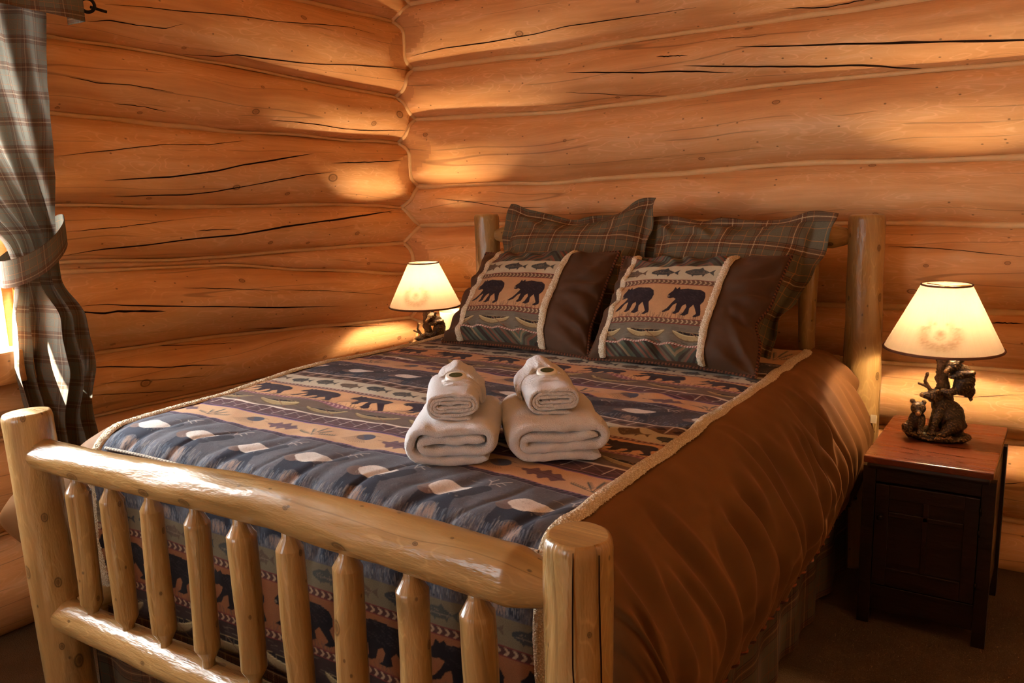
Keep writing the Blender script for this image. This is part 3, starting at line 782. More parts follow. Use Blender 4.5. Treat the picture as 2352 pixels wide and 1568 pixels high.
def d_canoe(cv, x0, x1, y0, h, pitch, ph, bg=(96, 86, 74)):
    cv.rect(x0, x1, y0, y0+h, bg)
    rng = cv.rng
    for _ in range(int((x1-x0)/0.006)):
        gx, gy = rng.uniform(x0, x1), y0+rng.uniform(0, 1)*h
        cv.line([(gx, gy), (gx+rng.uniform(.01, .03), gy+rng.uniform(-.002, .002))], 0.002, [(76, 66, 58), (116, 102, 86)][rng.randint(2)], .6)
    x = x0+ph-pitch
    while x < x1+pitch:
        t = np.linspace(-1, 1, 26); xs = x+t*.42*pitch
        bot = y0+h*(.20+.40*np.abs(t)**2.8); far = y0+h*(.64+.04*t**2); near = y0+h*(.46+.20*t**2)
        cv.poly(np.vstack([np.stack([xs, np.maximum(far, bot)], -1), np.stack([xs, bot], -1)[::-1]]), (152, 130, 92))
        cv.poly(np.vstack([np.stack([x+t*.35*pitch, far-.02*h], -1), np.stack([x+t*.35*pitch, near], -1)[::-1]]), (36, 27, 26))
        for q in (-.55, -.1, .3, .6): cv.line([(x+q*.35*pitch, y0+.62*h), (x+q*.33*pitch, y0+h*(.48+.16*q*q))], .002, (120, 98, 80), .8)
        cv.poly(np.vstack([np.stack([xs, bot+.05*h], -1), np.stack([xs, bot], -1)[::-1]]), (74, 54, 38), .8)
        cv.line(np.stack([xs*.95+.05*x, near], -1), 0.0022, (200, 180, 138), .9)
        for q in (-.5, -.2, .15, .45): cv.line([(x+q*.42*pitch, y0+h*(.3+.3*q*q)), (x+q*.42*pitch, y0+h*(.22+.36*abs(q)**3))], .0014, (92, 72, 48), .7)
        cv.line([(x-.02*pitch, y0+.62*h), (x+.30*pitch, y0+.16*h)], .0026, (128, 92, 66)); cv.poly(ell(x+.32*pitch, y0+.13*h, .05*pitch, .05*h, 12, -.8), (112, 72, 54))
        for q in (-.8, -.4, .1, .5): cv.line([(x+q*.5*pitch, y0+.13*h), (x+q*.5*pitch+.12*pitch, y0+.11*h)], .002, (56, 50, 46), .8)
        x += pitch
def d_herring(cv, x0, x1, y0, h, slope=1.0, flip=0.5):
    w = cv.win(x0, x1, y0, y0+h)
    if not w: return
    sl, X, Y = w; pal = np.array([s2l(c) for c in ((66, 66, 56), (96, 84, 66), (58, 46, 40), (118, 76, 60), (74, 82, 70), (134, 112, 84), (70, 58, 48), (84, 88, 72))])
    q = np.abs((X-x0)/(x1-x0)-flip)*(x1-x0)
    s = (q*1.0+(Y-y0)*slope)/0.0105
    idx = (hashn(np.floor(s), 4.0)*8).astype(int) % 8
    cv.a[sl] = pal[idx]*(0.9+0.2*hashn(np.floor(s*3), 2.0))[..., None]
def rnd_poly(p):
    p = np.asarray(p, float)
    for _ in range(3): p = np.stack([.75*p+.25*np.roll(p, -1, 0), .25*p+.75*np.roll(p, -1, 0)], 1).reshape(-1, 2)
    return p
def d_elk(cv, x0, x1, y0, h, pitch, ph, bg=(86, 84, 90), rich=1.0):
    cv.rect(x0, x1, y0, y0+h, bg)
    rng = cv.rng
    for _ in range(int((x1-x0)*h*18000)):
        gx, gy = rng.uniform(x0, x1), y0+rng.uniform(0, 1)*h
        cv.line([(gx, gy), (gx+rng.uniform(-.003, .003), gy+.004)], .0016, [(70, 66, 72), (104, 102, 108), (74, 76, 88)][rng.randint(3)], .6)
    x = x0+ph-pitch
    while x < x1+pitch:
        S = pitch/.2*0.88
        # dark legs, belly, neck and head
        nv = (40, 44, 58)
        cv.poly(rnd_poly([(x-.062*S, y0+.46*h), (x+.05*S, y0+.46*h), (x+.05*S, y0+.33*h), (x+.075*S, y0+.02*h), (x+.05*S, y0+.02*h), (x+.02*S, y0+.28*h), (x-.02*S, y0+.27*h), (x-.05*S, y0+.02*h), (x-.075*S, y0+.02*h), (x-.06*S, y0+.3*h)]), nv, .9)
        cv.poly(rnd_poly([(x+.03*S, y0+.40*h), (x+.055*S, y0+.62*h), (x+.085*S, y0+.74*h), (x+.108*S, y0+.70*h), (x+.10*S, y0+.62*h), (x+.075*S, y0+.46*h), (x+.055*S, y0+.36*h)]), (48, 47, 56), .9)
        cv.poly(ell(x-.045*S, y0+.48*h, .03*S, .10*h), (112, 90, 82), .95)
        cv.poly(rnd_poly([(x-.052*S, y0+.50*h), (x-.045*S, y0+.62*h), (x-.02*S, y0+.69*h), (x+.01*S, y0+.66*h), (x+.048*S, y0+.655*h), (x+.06*S, y0+.64*h), (x+.038*S, y0+.52*h), (x+.018*S, y0+.43*h), (x-.015*S, y0+.41*h), (x-.03*S, y0+.44*h)]), (206, 198, 190))
        for _ in range(40):
            bx, by = x+rng.uniform(-.045, .05)*S, y0+h*rng.uniform(.42, .66)
            cv.line([(bx, by), (bx+.003, by-.004)], .0015, (160, 146, 136), .5)
        # antlers
        al = (182, 168, 160)
        cv.line([(x+.088*S, y0+.75*h), (x+.080*S, y0+.84*h), (x+.088*S, y0+.92*h)], .0026, al)
        cv.line([(x+.090*S, y0+.78*h), (x+.104*S, y0+.86*h), (x+.124*S, y0+.93*h)], .0026, al)
        cv.line([(x+.080*S, y0+.84*h), (x+.066*S, y0+.88*h)], .002, al); cv.line([(x+.104*S, y0+.86*h), (x+.120*S, y0+.84*h)], .002, al); cv.line([(x+.1*S, y0+.8*h), (x+.114*S, y0+.78*h)], .002, al)
        cv.line([(x+.03*S, y0+.80*h), (x+.05*S, y0+.815*h), (x+.058*S, y0+.80*h)], .0018, (150, 138, 136), .8)
        # grass and a pale tuft between the legs
        for _ in range(int(170*rich)):
            gx = x+rng.uniform(-.5, .5)*pitch; gy = y0+rng.uniform(0, .16)*h
            cv.line([(gx, gy), (gx+rng.uniform(-.003, .003), gy+rng.uniform(.05, .13)*h)], .0016, [(112, 116, 126), (84, 92, 108), (136, 130, 128), (46, 50, 62)][rng.randint(4)], .8)
        for _ in range(60):
            gx = x+rng.uniform(-.02, .03)*S; gy = y0+rng.uniform(.02, .18)*h
            cv.line([(gx, gy), (gx+rng.uniform(-.003, .003), gy+.08*h)], .0016, (150, 126, 112), .7)
        x += pitch
def d_leaf(cv, x0, x1, y0, h, pitch, ph, tan=(190, 152, 116)):
    cv.rect(x0, x1, y0, y0+h, tan)
    rng = cv.rng; x = x0+ph-pitch*3; k = 0
    while x < x1+pitch:
        yc = y0+.5*h
        if k % 3 == 0:        # oak leaf
            t = np.linspace(0, 1, 26); w = .30*h*np.sin(math.pi*t)**.7*(.72+.28*np.cos(t*24)); xs = x-.42*pitch+t*.84*pitch
            cv.poly(np.vstack([np.stack([xs, yc+w], -1), np.stack([xs, yc-w], -1)[::-1]]), (104, 78, 84)); cv.line([(x-.55*pitch, yc+.06*h), (x+.3*pitch, yc)], .0018, (70, 52, 58))
        elif k % 3 == 1:      # pine sprig
            for a in (-1, -.5, 0, .5, 1):
                ex, ey = x+a*.45*pitch, yc+.38*h*(1-abs(a))-.1*h
                cv.line([(x, yc-.3*h), (ex, ey)], .0022, (66, 74, 74))
                for q in np.linspace(.35, 1, 7):
                    bx, by = x+(ex-x)*q, yc-.3*h+(ey-yc+.3*h)*q
                    cv.line([(bx-.03*pitch, by+.09*h), (bx, by), (bx+.03*pitch, by+.09*h)], .0022, (72, 80, 78), .9)
        else:                 # cone with needles
            cv.poly(ell(x+.12*pitch, yc+.12*h, .2*pitch, .2*h), (72, 74, 88))
            for q in range(14):
                cv.line([(x-.02*pitch, yc+.22*h), (x-.30*pitch+.045*q*pitch, yc-.34*h+.02*h*abs(q-7))], .0016, (104, 82, 68), .9)
            cv.line([(x+.05*pitch, yc+.3*h), (x+.4*pitch, yc+.25*h)], .0016, (84, 70, 62))
        x += pitch; k += 1
def d_ladder(cv, x0, x1, y0, h, diamonds=False, bg=(84, 56, 60)):
    cv.rect(x0, x1, y0, y0+h, bg)
    rng = cv.rng; st = .052
    for _ in range(int((x1-x0)/.004)):
        gx, gy = rng.uniform(x0, x1), y0+rng.uniform(.05, .85)*h
        cv.line([(gx, gy), (gx+rng.uniform(.01, .03), gy+rng.uniform(-.004, .008))], .002, [(58, 40, 46), (112, 82, 80), (66, 58, 52)][rng.randint(3)], .7)
    cv.rect(x0, x1, y0+.86*h, y0+h, (208, 192, 176))
    x = x0
    while x < x1:
        cv.line([(x, y0+.15*h), (x+.012, y0+.86*h)], .0030, (196, 178, 164))
        if diamonds: cv.poly([(x+.016, y0+.45*h), (x+.034, y0+.68*h), (x+.052, y0+.45*h), (x+.034, y0+.22*h)], (50, 36, 34))
        else: cv.line([(x+.012, y0+.7*h), (x+.052, y0+.3*h)], .0016, (150, 128, 124), .7)
        x += st
def d_braid(cv, x0, x1, y0, h, a=(56, 48, 62), b=(132, 104, 124)):
    cv.rect(x0, x1, y0, y0+h, (84, 66, 80)); x = x0
    while x < x1:
        cv.poly([(x, y0+.1*h), (x+.009, y0+.1*h), (x+.014, y0+.55*h), (x+.005, y0+.55*h)], a); cv.poly([(x+.006, y0+.5*h), (x+.014, y0+.5*h), (x+.018, y0+.9*h), (x+.01, y0+.9*h)], a)
        cv.line([(x+.004, y0+.75*h), (x+.009, y0+.8*h)], .002, b); x += .0135
    cv.rect(x0, x1, y0+.88*h, y0+h, (150, 104, 124)); cv.rect(x0, x1, y0, y0+.08*h, (140, 138, 140))

# comforter canvas: x across the bed, y = running length from the foot (negative = hanging at the foot)
CX0, CX1 = -0.745, 0.675
cv = Canvas(CX0, CX1, -0.52, 1.96, 0.0011)
def cover_bands(cv, y):
    """one repeat starting with the leaf band at y; returns the end"""
    d_braid(cv, CX0, CX1, y, 0.020); y += 0.020
    d_leaf(cv, CX0, CX1, y, 0.098, 0.135, 0.03); y += 0.098
    cv.rect(CX0, CX1, y, y+0.004, (122, 84, 130)); d_braid(cv, CX0, CX1, y+0.004, 0.010, (56, 46, 50), (84, 74, 74)); y += 0.014
    d_ladder(cv, CX0, CX1, y, 0.056); y += 0.056
    d_canoe(cv, CX0, CX1, y, 0.078, 0.19, 0.05, (104, 86, 74)); y += 0.078
    d_chev(cv, CX0, CX1, y, 0.014, 0.016, (120, 78, 88), (190, 150, 140), (140, 88, 108)); y += 0.014
    d_bears(cv, CX0, CX1, y, 0.098, 0.203, 0.098, (198, 152, 110), (50, 36, 44), True, 0.80); y += 0.098
    d_chev(cv, CX0, CX1, y, 0.015, 0.016, (96, 70, 64), (178, 158, 136), (150, 92, 104)); y += 0.015
    d_fish(cv, CX0, CX1, y, 0.082, 0.105, 0.03, (184, 174, 152)); y += 0.082
    d_ladder(cv, CX0, CX1, y, 0.046, True, (98, 72, 58)); y += 0.046
    return y
# hanging part behind the footboard (upright from the foot), shade painted into darker bands
yy = -0.52
d_leaf(cv, CX0, CX1, yy, 0.12, 0.135, 0.05); yy += 0.12
d_ladder(cv, CX0, CX1, yy, 0.05, True); yy += 0.05
d_canoe(cv, CX0, CX1, yy, 0.10, 0.21, 0.08, (58, 40, 36)); yy += 0.10
d_chev(cv, CX0, CX1, yy, 0.024, 0.02); yy += 0.024
d_bears(cv, CX0, CX1, yy, 0.125, 0.225, 0.10, (132, 84, 52), (26, 18, 22), True, 0.86); yy += 0.125
d_chev(cv, CX0, CX1, yy, 0.022, 0.02); yy += 0.022
d_fish(cv, CX0, CX1, yy, 0.06, 0.105, 0.02, (112, 100, 78)); yy += 0.06
ELK0, ELK1 = yy, 0.335
d_elk(cv, CX0, CX1, ELK0, 0.12-ELK0, 0.2, 0.1)
d_elk(cv, CX0, CX1, 0.120, ELK1-0.120, 0.2, 0.109)
yy = cover_bands(cv, ELK1)
d_elk(cv, CX0, CX1, yy, 1.012-yy, 0.2, 0.02, (62, 52, 56), 0.5)
yy = cover_bands(cv, 1.012)
d_elk(cv, CX0, CX1, yy, 0.15, 0.2, 0.09, (62, 52, 56), 0.3)
yy += 0.15
if yy < 1.96: d_leaf(cv, CX0, CX1, yy, 1.96-yy, 0.135, 0.0)

# ------------------------------------------------------------------ comforter shape
SIDE = np.array([(0, 0), (0.085, -0.020), (0.16, -0.10), (0.215, -0.215), (0.238, -0.295), (0.23, -0.39), (0.185, -0.52), (0.165, -0.58)])
FOOT = np.array([(0, 0), (0.05, -0.018), (0.085, -0.06), (0.098, -0.13), (0.10, -0.30), (0.10, -0.60), (0.10, -0.75)])
_s = catmull(SIDE, 200); _f2 = catmull(FOOT, 200)
_sl = np.concatenate([[0], np.cumsum(np.linalg.norm(np.diff(_s, axis=0), axis=1))]); _fl = np.concatenate([[0], np.cumsum(np.linalg.norm(np.diff(_f2, axis=0), axis=1))])
XE, YE = 0.645, 0.215
def top_z(x, y):
    return 0.828+0.022*np.exp(-((y-0.9)/0.45)**2)*(0.6-0.6*x)+0.006*(1-(x/0.7)**2)+0.005*fbm(x*3.2+5, y*3.2, 3.0)
def drape(xf, yf, left=False):
    """cloth coordinates to the draped surface"""
    xa = -xf if left else xf
    xe = 0.70 if left else XE
    ex, ey = np.maximum(0, xa-xe), np.maximum(0, YE-yf)
    d = np.hypot(ex, ey)+1e-9; c, s = ex/d, ey/d
    sx, sz = np.interp(d, _sl, _s[:, 0]), np.interp(d, _sl, _s[:, 1])
    fy, fz = np.interp(d, _fl, _f2[:, 0]), np.interp(d, _fl, _f2[:, 1])
    x = np.minimum(xa, xe)+sx*c; y = np.maximum(yf, YE)-fy*s
    if left:
        fl_ = sstep(0.42, 0.0, yf)*np.exp(-((d-0.36)/0.17)**2)*c
        x = x+0.21*fl_; y = y-0.17*fl_
    X = -x if left else x
    z0 = top_z(np.clip(X, -0.7, 0.66), np.maximum(yf, YE*0.6))
    z = z0+c*c*sz+s*s*fz
    return np.stack([X, y, z], -1)
def normals(P):
    a, b = np.gradient(P, axis=1), np.gradient(P, axis=0)
    n = np.cross(a, b); return n/(np.linalg.norm(n, axis=-1, keepdims=True)+1e-12)
comf = tag(empty('comforter', (-0.02, 1.0, 0.3)), 'lodge comforter woven with elk and bear bands, brown sides, cream fringe', 'comforter')
M['woven'] = woven('woven_lodge_cloth')
xs = np.linspace(CX0+0.005, CX1-0.005, 640)
ysl = np.concatenate([np.linspace(-0.50, 0.06, 200, endpoint=False), np.linspace(0.06, 0.36, 230, endpoint=False), np.linspace(0.36, 1.05, 330, endpoint=False), np.linspace(1.05, 1.94, 240)])
XF, YF2 = np.meshgrid(xs, ysl)
P = np.where((XF < 0)[..., None], drape(XF, YF2, True), drape(XF, YF2))
N = normals(P)
dsp = 0.003*fbm(XF*9, YF2*9, 7.0)
# quilting creases between the elk, and softer ones over the top
for k in range(15):
    xq = -0.72+k*0.099+0.02*math.sin(k*2.1)
    dd = (XF-xq)-0.42*(YF2-0.20)+0.012*np.sin(YF2*22+k)
    w = 0.010+0.005*(k % 3)
    dsp -= (0.0062 if k % 2 else 0.003)*np.exp(-(dd/w)**2)*sstep(0.40, 0.27, YF2)*sstep(-0.05, 0.10, YF2)
    dsp += 0.0022*np.exp(-((dd-0.03)/0.03)**2)*sstep(0.40, 0.27, YF2)*sstep(-0.05, 0.10, YF2)
for k, (xq, yq, sl_, ln) in enumerate(((0.35, 0.95, 0.35, 0.3), (0.45, 1.1, 0.5, 0.25), (0.2, 1.25, 0.4, 0.3), (-0.3, 0.6, 0.3, 0.3), (0.1, 0.7, 0.25, 0.4), (0.5, 0.75, 0.6, 0.2), (-0.5, 1.2, 0.2, 0.3), (0.3, 0.50, 0.5, 0.22))):
    dd = (YF2-yq)-sl_*(XF-xq); al = np.exp(-((XF-xq)/ln)**2)
    dsp += (0.006*np.exp(-((dd-0.02)/0.03)**2)-0.007*np.exp(-(dd/0.016)**2))*al
P = P+N*dsp[..., None]
uv = np.stack([XF, YF2], -1)
grid('woven_top', P, M['woven'], comf, uv=uv, col=cv.sample(XF, YF2))
TOPP, TOPX, TOPY = P, XF, YF2
# brown velvet sides with falling folds
M['velvet'] = None
def velvet(name='brown_velvet', c0=L4(84, 53, 24), c1=L4(116, 78, 38), tint=L4(210, 140, 80)):
    n = NT(name); u, v, _ = n.sep(n.uv())
    b = n.noise(n.comb(n.math('MULTIPLY', u, 9.0), n.math('MULTIPLY', v, 3.0), 0.0), 1.0, 4.0)
    c = n.mix(b, c0, c1)
    f = n.noise(n.comb(n.math('MULTIPLY', u, 500.0), n.math('MULTIPLY', v, 500.0), 0.0), 1.0, 2.0)
    n.set(Base_Color=c, Roughness=0.75, Normal=n.bump(f, 0.2, 0.001))
    n.b.inputs['Sheen Weight'].default_value = 0.3; n.b.inputs['Sheen Roughness'].default_value = 0.45
    n.put(n.b.inputs['Sheen Tint'], tint); n.b.inputs['Specular IOR Level'].default_value = 0.25
    return n.m
M['velvet'] = velvet()
def folds(yf, e, seed, nfold=40):
    rng = np.random.RandomState(seed); d = 0.006*fbm(yf*5+seed, e*3, seed)
    for k in range(nfold):
        y0 = rng.uniform(-0.1, 2.0); sl_ = rng.uniform(0.10, 0.42); w = rng.uniform(0.012, 0.038)
        e0, e1 = rng.uniform(0.02, 0.20), rng.uniform(0.40, 0.62); amp = rng.uniform(0.008, 0.024)
        dd = (yf-y0)-sl_*e-0.10*e*e+0.010*np.sin(e*14+k)
        env = sstep(e0, e0+0.15, e)*sstep(e1+0.12, e1-0.06, e)
        d = d+amp*env*(0.8*np.exp(-((dd-w*1.3)/(w*1.1))**2)-np.exp(-(dd/w)**2))
    # gathers along the hem
    d = d+0.006*sstep(0.38, 0.58, e)*np.sin(yf*95+3*vnoise(yf*9, 1.0, seed))
    return d
def side_panel(left, seed):
    xi = (0.735 if left else 0.665); n = 620
    yv = np.linspace(-0.46, 2.03, n); ev = np.linspace(xi, (0.70 if left else XE)+0.655, 150)
    E_, Y_ = np.meshgrid(ev, yv)
    P = drape(-E_ if left else E_, Y_, left)
    N = normals(P)
    if not left: pass
    if (N[300, 75, 0] < 0) != left: N = -N
    e = E_-(0.70 if left else XE)
    k = sstep(0.05, 0.25, Y_)
    # the hem rises a touch toward the foot, the head end swings out
    P = P+N*(folds(Y_, e, seed)*(0.25+0.75*k))[..., None]
    o = grid('brown_side_panel', P, M['velvet'], comf, uv=np.stack([Y_, E_], -1), flip=not left)
    return o, P
_, SP = side_panel(False, 11)
_, SPL = side_panel(True, 23)
# fringe trims
def boucle():
    n = NT('cream_boucle'); o = n.obj()
    a = n.noise(o, 240.0, 3.0); d, _c = n.voro(o, 260.0)
    c = n.mix(n.mapr(d, 0.1, 0.6, 0.0, 1.0), L4(246, 238, 220), L4(214, 194, 162))
    n.set(Base_Color=c, Roughness=0.95, Normal=n.bump(n.math('SUBTRACT', a, d), 0.9, 0.004)); n.b.inputs['Specular IOR Level'].default_value = 0.1
    return n.m
M['boucle'] = boucle()
def trim_strip(name, inner, outer, parent, lift=0.006, nw=12, seed=0.0, rag=0.004, world=True, out=(0, 0, 1)):
    """tufted band between two curves (n,3)"""
    n = len(inner); t = np.linspace(0, 1, nw)
    rng = np.random.RandomState(int(seed*10)+5)
    ax = outer-inner
    P = inner[:, None, :]+ax[:, None, :]*t[None, :, None]
    w = np.linalg.norm(ax, axis=1)[:, None]+1e-9
    P[:, -1] += ax/w*(rng.uniform(-0.3, 1.0, (n, 1))**3*rag); P[:, 0] -= ax/w*(rng.uniform(0, 0.5, (n, 1))*rag*0.3)
    nr = normals(P)
    if (nr @ np.array(out, float)).mean() < 0: nr = -nr
    h = lift*(np.sin(np.clip(t, 0.0, 1)*math.pi)**0.4)[None, :]*(0.75+0.5*rng.uniform(0, 1, (n, nw)))
    P = P+nr*(h+0.0008)[..., None]
    return grid(name, P, M['boucle'], parent, uv=None, world=world)
tv = np.linspace(-0.44, 1.95, 900)
def side_trim(left):
    a = 0.722 if left else 0.648
    sgn = -1 if left else 1
    def cur(xo):
        wv = 0.0025*np.sin(tv*31)+0.003*vnoise(tv*11, 3.0, 2.0)
        xx = sgn*(xo+wv); p = drape(xx, tv, left); return p
    i, o = cur(a), cur(a+0.034)
    if left: return trim_strip('fringe_trim', o, i, comf, 0.008, 12, 2.0, out=(-.4, -.5, 1))
    return trim_strip('fringe_trim', i, o, comf, 0.008, 12, 1.0, out=(.4, -.5, 1))
for lf in (False, True): side_trim(lf)
# corded edge along the foot of the top
xv = np.linspace(-0.70, 0.65, 420); pc = np.where((xv < 0)[:, None], drape(xv, 0.124+0*xv, True), drape(xv, 0.124+0*xv))
cord = lambda a, b, pitch: (lambda S, A: np.where((np.sin(S*2*math.pi/pitch+A) > 0)[..., None], s2l(a), s2l(b)))
M['cord'] = woven('twisted_cord')
tube('foot_cord', pc+np.array([0, -0.004, 0.004]), 0.0042, M['cord'], comf, n=10, col=cord((214, 204, 186), (140, 128, 116), 0.012))
# hem piping of the right side, and the sewn tag
hp = SP[12:, -1]+np.array([0.001, 0, -0.001])
tube('hem_piping', hp[::2], 0.0042, M['cord'], comf, n=8, col=cord((128, 66, 34), (60, 32, 20), 0.010))
M['tag'] = plain('white_tag', L4(226, 214, 190), 0.8)
tp = SP[-2, int(np.argmin(np.abs(SP[-2, :, 2]-0.592)))]
box('care_tag', tp+np.array([0.0, -0.010, -0.012]), tp+np.array([0.020, -0.006, 0.018]), M['tag'], comf, 0.001)

# ------------------------------------------------------------------ bed skirt
PL = dict(base=L4(84, 72, 54), band=L4(96, 60, 38), dark=L4(44, 30, 24), l1=L4(110, 68, 38), l2=L4(128, 102, 68))
M['skirt'] = plaid('plaid_skirt_cloth', 6.0, PL['base'], PL['band'], PL['dark'], PL['l1'], PL['l2'])
skirt = tag(empty('bed_skirt', (0, 1.0, 0)), 'gathered plaid bed skirt hanging below the comforter hem', 'bed skirt')
def skirt_panel(p0, p1, nrm, n, seed):
    s = np.linspace(0, 1, n); L = np.linalg.norm(np.array(p1)-np.array(p0)); z = np.linspace(0.025, 0.36, 40)
    S, Z = np.meshgrid(s, z); t = 1-(Z-0.025)/0.335
    w = (0.010*np.sin(S*L*30+seed)+0.012*vnoise(S*L*7, seed, 1.0))*(0.25+0.75*t)
    P = np.array(p0)+(np.array(p1)-np.array(p0))*S[..., None]; P[..., 2] = Z
    P = P+np.array(nrm)*w[..., None]
    return grid('skirt_panel', P, M['skirt'], skirt, uv=np.stack([S*L, Z], -1))
skirt_panel((0.80, 0.10, 0), (0.80, 2.02, 0), (1, 0, 0), 420, 1.0)
skirt_panel((-0.80, 2.02, 0), (-0.80, 0.10, 0), (-1, 0, 0), 300, 2.0)
skirt_panel((-0.78, 0.085, 0), (0.78, 0.085, 0), (0, -1, 0), 340, 3.0)
# ------------------------------------------------------------------ pillows
class Pillow:
    def __init__(s, BL, BR, TR, TL, front, back, seed, flange=0.0, wr=0.004, pinch=0.06, dent=None):
        s.dent = dent
        s.c = [np.array(q, float) for q in (BL, BR, TR, TL)]; s.T, s.B, s.seed, s.fl, s.wr, s.pinch = front, back, seed, flange, wr, pinch
        w = s.c[1]-s.c[0]+s.c[2]-s.c[3]; h = s.c[3]-s.c[0]+s.c[2]-s.c[1]
        n = np.cross(w, h); s.n = n/np.linalg.norm(n); s.w = np.linalg.norm(w)/2; s.h = np.linalg.norm(h)/2
        s.wd = w/np.linalg.norm(w); s.hd = h/np.linalg.norm(h)
    def at(s, a, b, side=1, lift=0.0):
        a0, b0 = np.clip(a, -1, 1), np.clip(b, -1, 1)
        aa = a*(1-s.pinch*(1-b0**2)*np.abs(a0)**3); bb = b*(1-s.pinch*1.1*(1-a0**2)*np.abs(b0)**3)
        if s.dent: aa = aa-s.dent[0]*np.exp(-((b0-s.dent[1])/s.dent[2])**2)*sstep(0.45, 1.0, a0)
        u, v = (aa+1)/2, (bb+1)/2
        Q = s.c[0]*((1-u)*(1-v))[..., None]+s.c[1]*(u*(1-v))[..., None]+s.c[2]*(u*v)[..., None]+s.c[3]*((1-u)*v)[..., None]
        f = ((1-np.abs(a0)**2.6)*(1-np.abs(b0)**2.6)+1e-9)**0.52
        sag = 1-0.18*b0                                     # fuller at the bottom
        t = (s.T if side > 0 else -s.B)*f*sag
        edge = np.maximum(np.abs(a0), np.abs(b0))
        wr = s.wr*fbm(a*3.1+s.seed*7, b*3.3, s.seed)*(0.5+0.8*edge**3)*np.clip(f*3, 0, 1)
        rad = s.wr*1.1*np.sin(np.arctan2(b, a)*17+s.seed*3+3*vnoise(a*3, b*3, s.seed))*sstep(0.55, 0.9, edge)*sstep(1.0, 0.93, edge)
        o = np.maximum(np.maximum(np.abs(a)-1, np.abs(b)-1), 0)
        wave = o*(0.11*np.sin(a*7+b*9+s.seed)+0.06*np.sin(b*15-a*11+s.seed*2))
        return Q+s.n*((t+wr+rad)*1.0+lift+wave)[..., None]
def two_sided(name, pl, mat, parent, na=90, nb=70, ext=(1, 1), uvs=1.0, lean=None):
    a, b = np.meshgrid(np.linspace(-ext[0], ext[0], na), np.linspace(-ext[1], ext[1], nb))
    F, B = pl.at(a, b, 1), pl.at(a, b, -1)
    if lean is not None: F, B = lean(F, a, b), lean(B, a, b)
    V = np.concatenate([F.reshape(-1, 3), B.reshape(-1, 3)-pl.n*0.0015]); f = grid_faces(nb, na); m = na*nb
    uv = np.stack([(a*pl.w/2)*uvs+pl.seed, (b*pl.h/2)*uvs], -1).reshape(-1, 2)
    ring = [j*na for j in range(nb)]+[(nb-1)*na+i for i in range(1, na)]+[j*na+na-1 for j in range(nb-2, -1, -1)]+[i for i in range(na-2, 0, -1)]
    fr = np.array([(ring[k], ring[(k+1) % len(ring)], ring[(k+1) % len(ring)]+m, ring[k]+m) for k in range(len(ring))])
    me = raw_mesh(name, V-off_of(parent, True), np.concatenate([f, f[:, ::-1]+m, fr]), True, np.concatenate([uv, uv]))
    return link(name, me, mat, parent)
M['pillow_brown'] = velvet('brown_pillow_suede', L4(62, 42, 29), L4(86, 60, 41), L4(150, 110, 80))
def bear_pillow(name, corners, seed, label, a0, a1):
    pl = Pillow(*corners, 0.095, 0.07, seed, wr=0.009, dent=(0.10, -0.18, 0.22) if seed > 1.5 else (0.03, -0.5, 0.3))
    base = np.mean(pl.c[:2], 0)
    root = tag(empty(name, tuple(base)), label, 'pillow', 'pair of bear throw pillows in front')
    two_sided('cover', pl, M['pillow_brown'], root, 130, 100)
    # woven bear panel
    W, H = (a1-a0)/2*pl.w, pl.h
    k = Canvas(0, W, 0, H, 0.0008)
    for f0, f1, kind in ((0, .10, 'h'), (.10, .25, 'c'), (.25, .30, 'v'), (.30, .60, 'b'), (.60, .65, 'v'), (.65, .80, 'f'), (.80, 1, 'h2')):
        y0, hh = f0*H, (f1-f0)*H
        if kind == 'h': d_herring(k, 0, W, y0, hh, -1.1, 0.75)
        elif kind == 'h2': d_herring(k, 0, W, y0, hh, 0.9, 0.8)
        elif kind == 'c': d_canoe(k, 0, W, y0, hh, W*0.46, W*0.44, (104, 94, 80))
        elif kind == 'v': d_chev(k, 0, W, y0, hh, 0.016, (96, 70, 54), (176, 152, 120), (112, 46, 44))
        elif kind == 'b': d_bears(k, 0, W, y0, hh, W*0.50, W*0.24, (176, 134, 96), (42, 30, 34), True, 0.74)
        else: d_fish(k, 0, W, y0, hh, W*0.34, W*0.10, (178, 166, 140))
    na, nb = 300, 340
    A, B = np.meshgrid(np.linspace(a0, a1, na), np.linspace(-0.985, 0.985, nb))
    X, Y = (A-a0)/(a1-a0)*W, (B+1)/2*H
    grid('woven_panel', pl.at(A, B, 1, 0.0022), M['woven'], root, uv=np.stack([X, Y], -1), col=k.sample(X, Y))
    tb = np.linspace(-0.99, 0.99, 220)
    for ac in (a0, a1):
        wv = 0.004*np.sin(tb*9+seed)
        i, o = pl.at(ac-0.042+wv, tb, 1, 0.003), pl.at(ac+0.042+wv, tb, 1, 0.003)
        trim_strip('fringe_trim', o, i, root, 0.006, 9, seed+ac, out=pl.n)
    xb = np.linspace(a0+.03, a1-.03, 160)
    tube('pink_cord', pl.at(xb, np.full(160, -1+2*.10), 1, 0.004), 0.0032, M['cord'], root, n=8, col=cord((206, 180, 160), (140, 78, 70), 0.010))
    t = np.linspace(0, 1, 160, endpoint=False); e = np.concatenate([np.stack([-1+2*t, -1+0*t], -1), np.stack([1+0*t, -1+2*t], -1), np.stack([1-2*t, 1+0*t], -1), np.stack([-1+0*t, 1-2*t], -1)])
    rr = 0.93; m = np.maximum(np.abs(e[:, 0]), np.abs(e[:, 1]))
    tube('twisted_piping', pl.at(e[:, 0], e[:, 1], 1, 0.0), 0.0058, M['cord'], root, n=8, closed=True, col=cord((112, 66, 42), (40, 25, 20), 0.012))
    return root
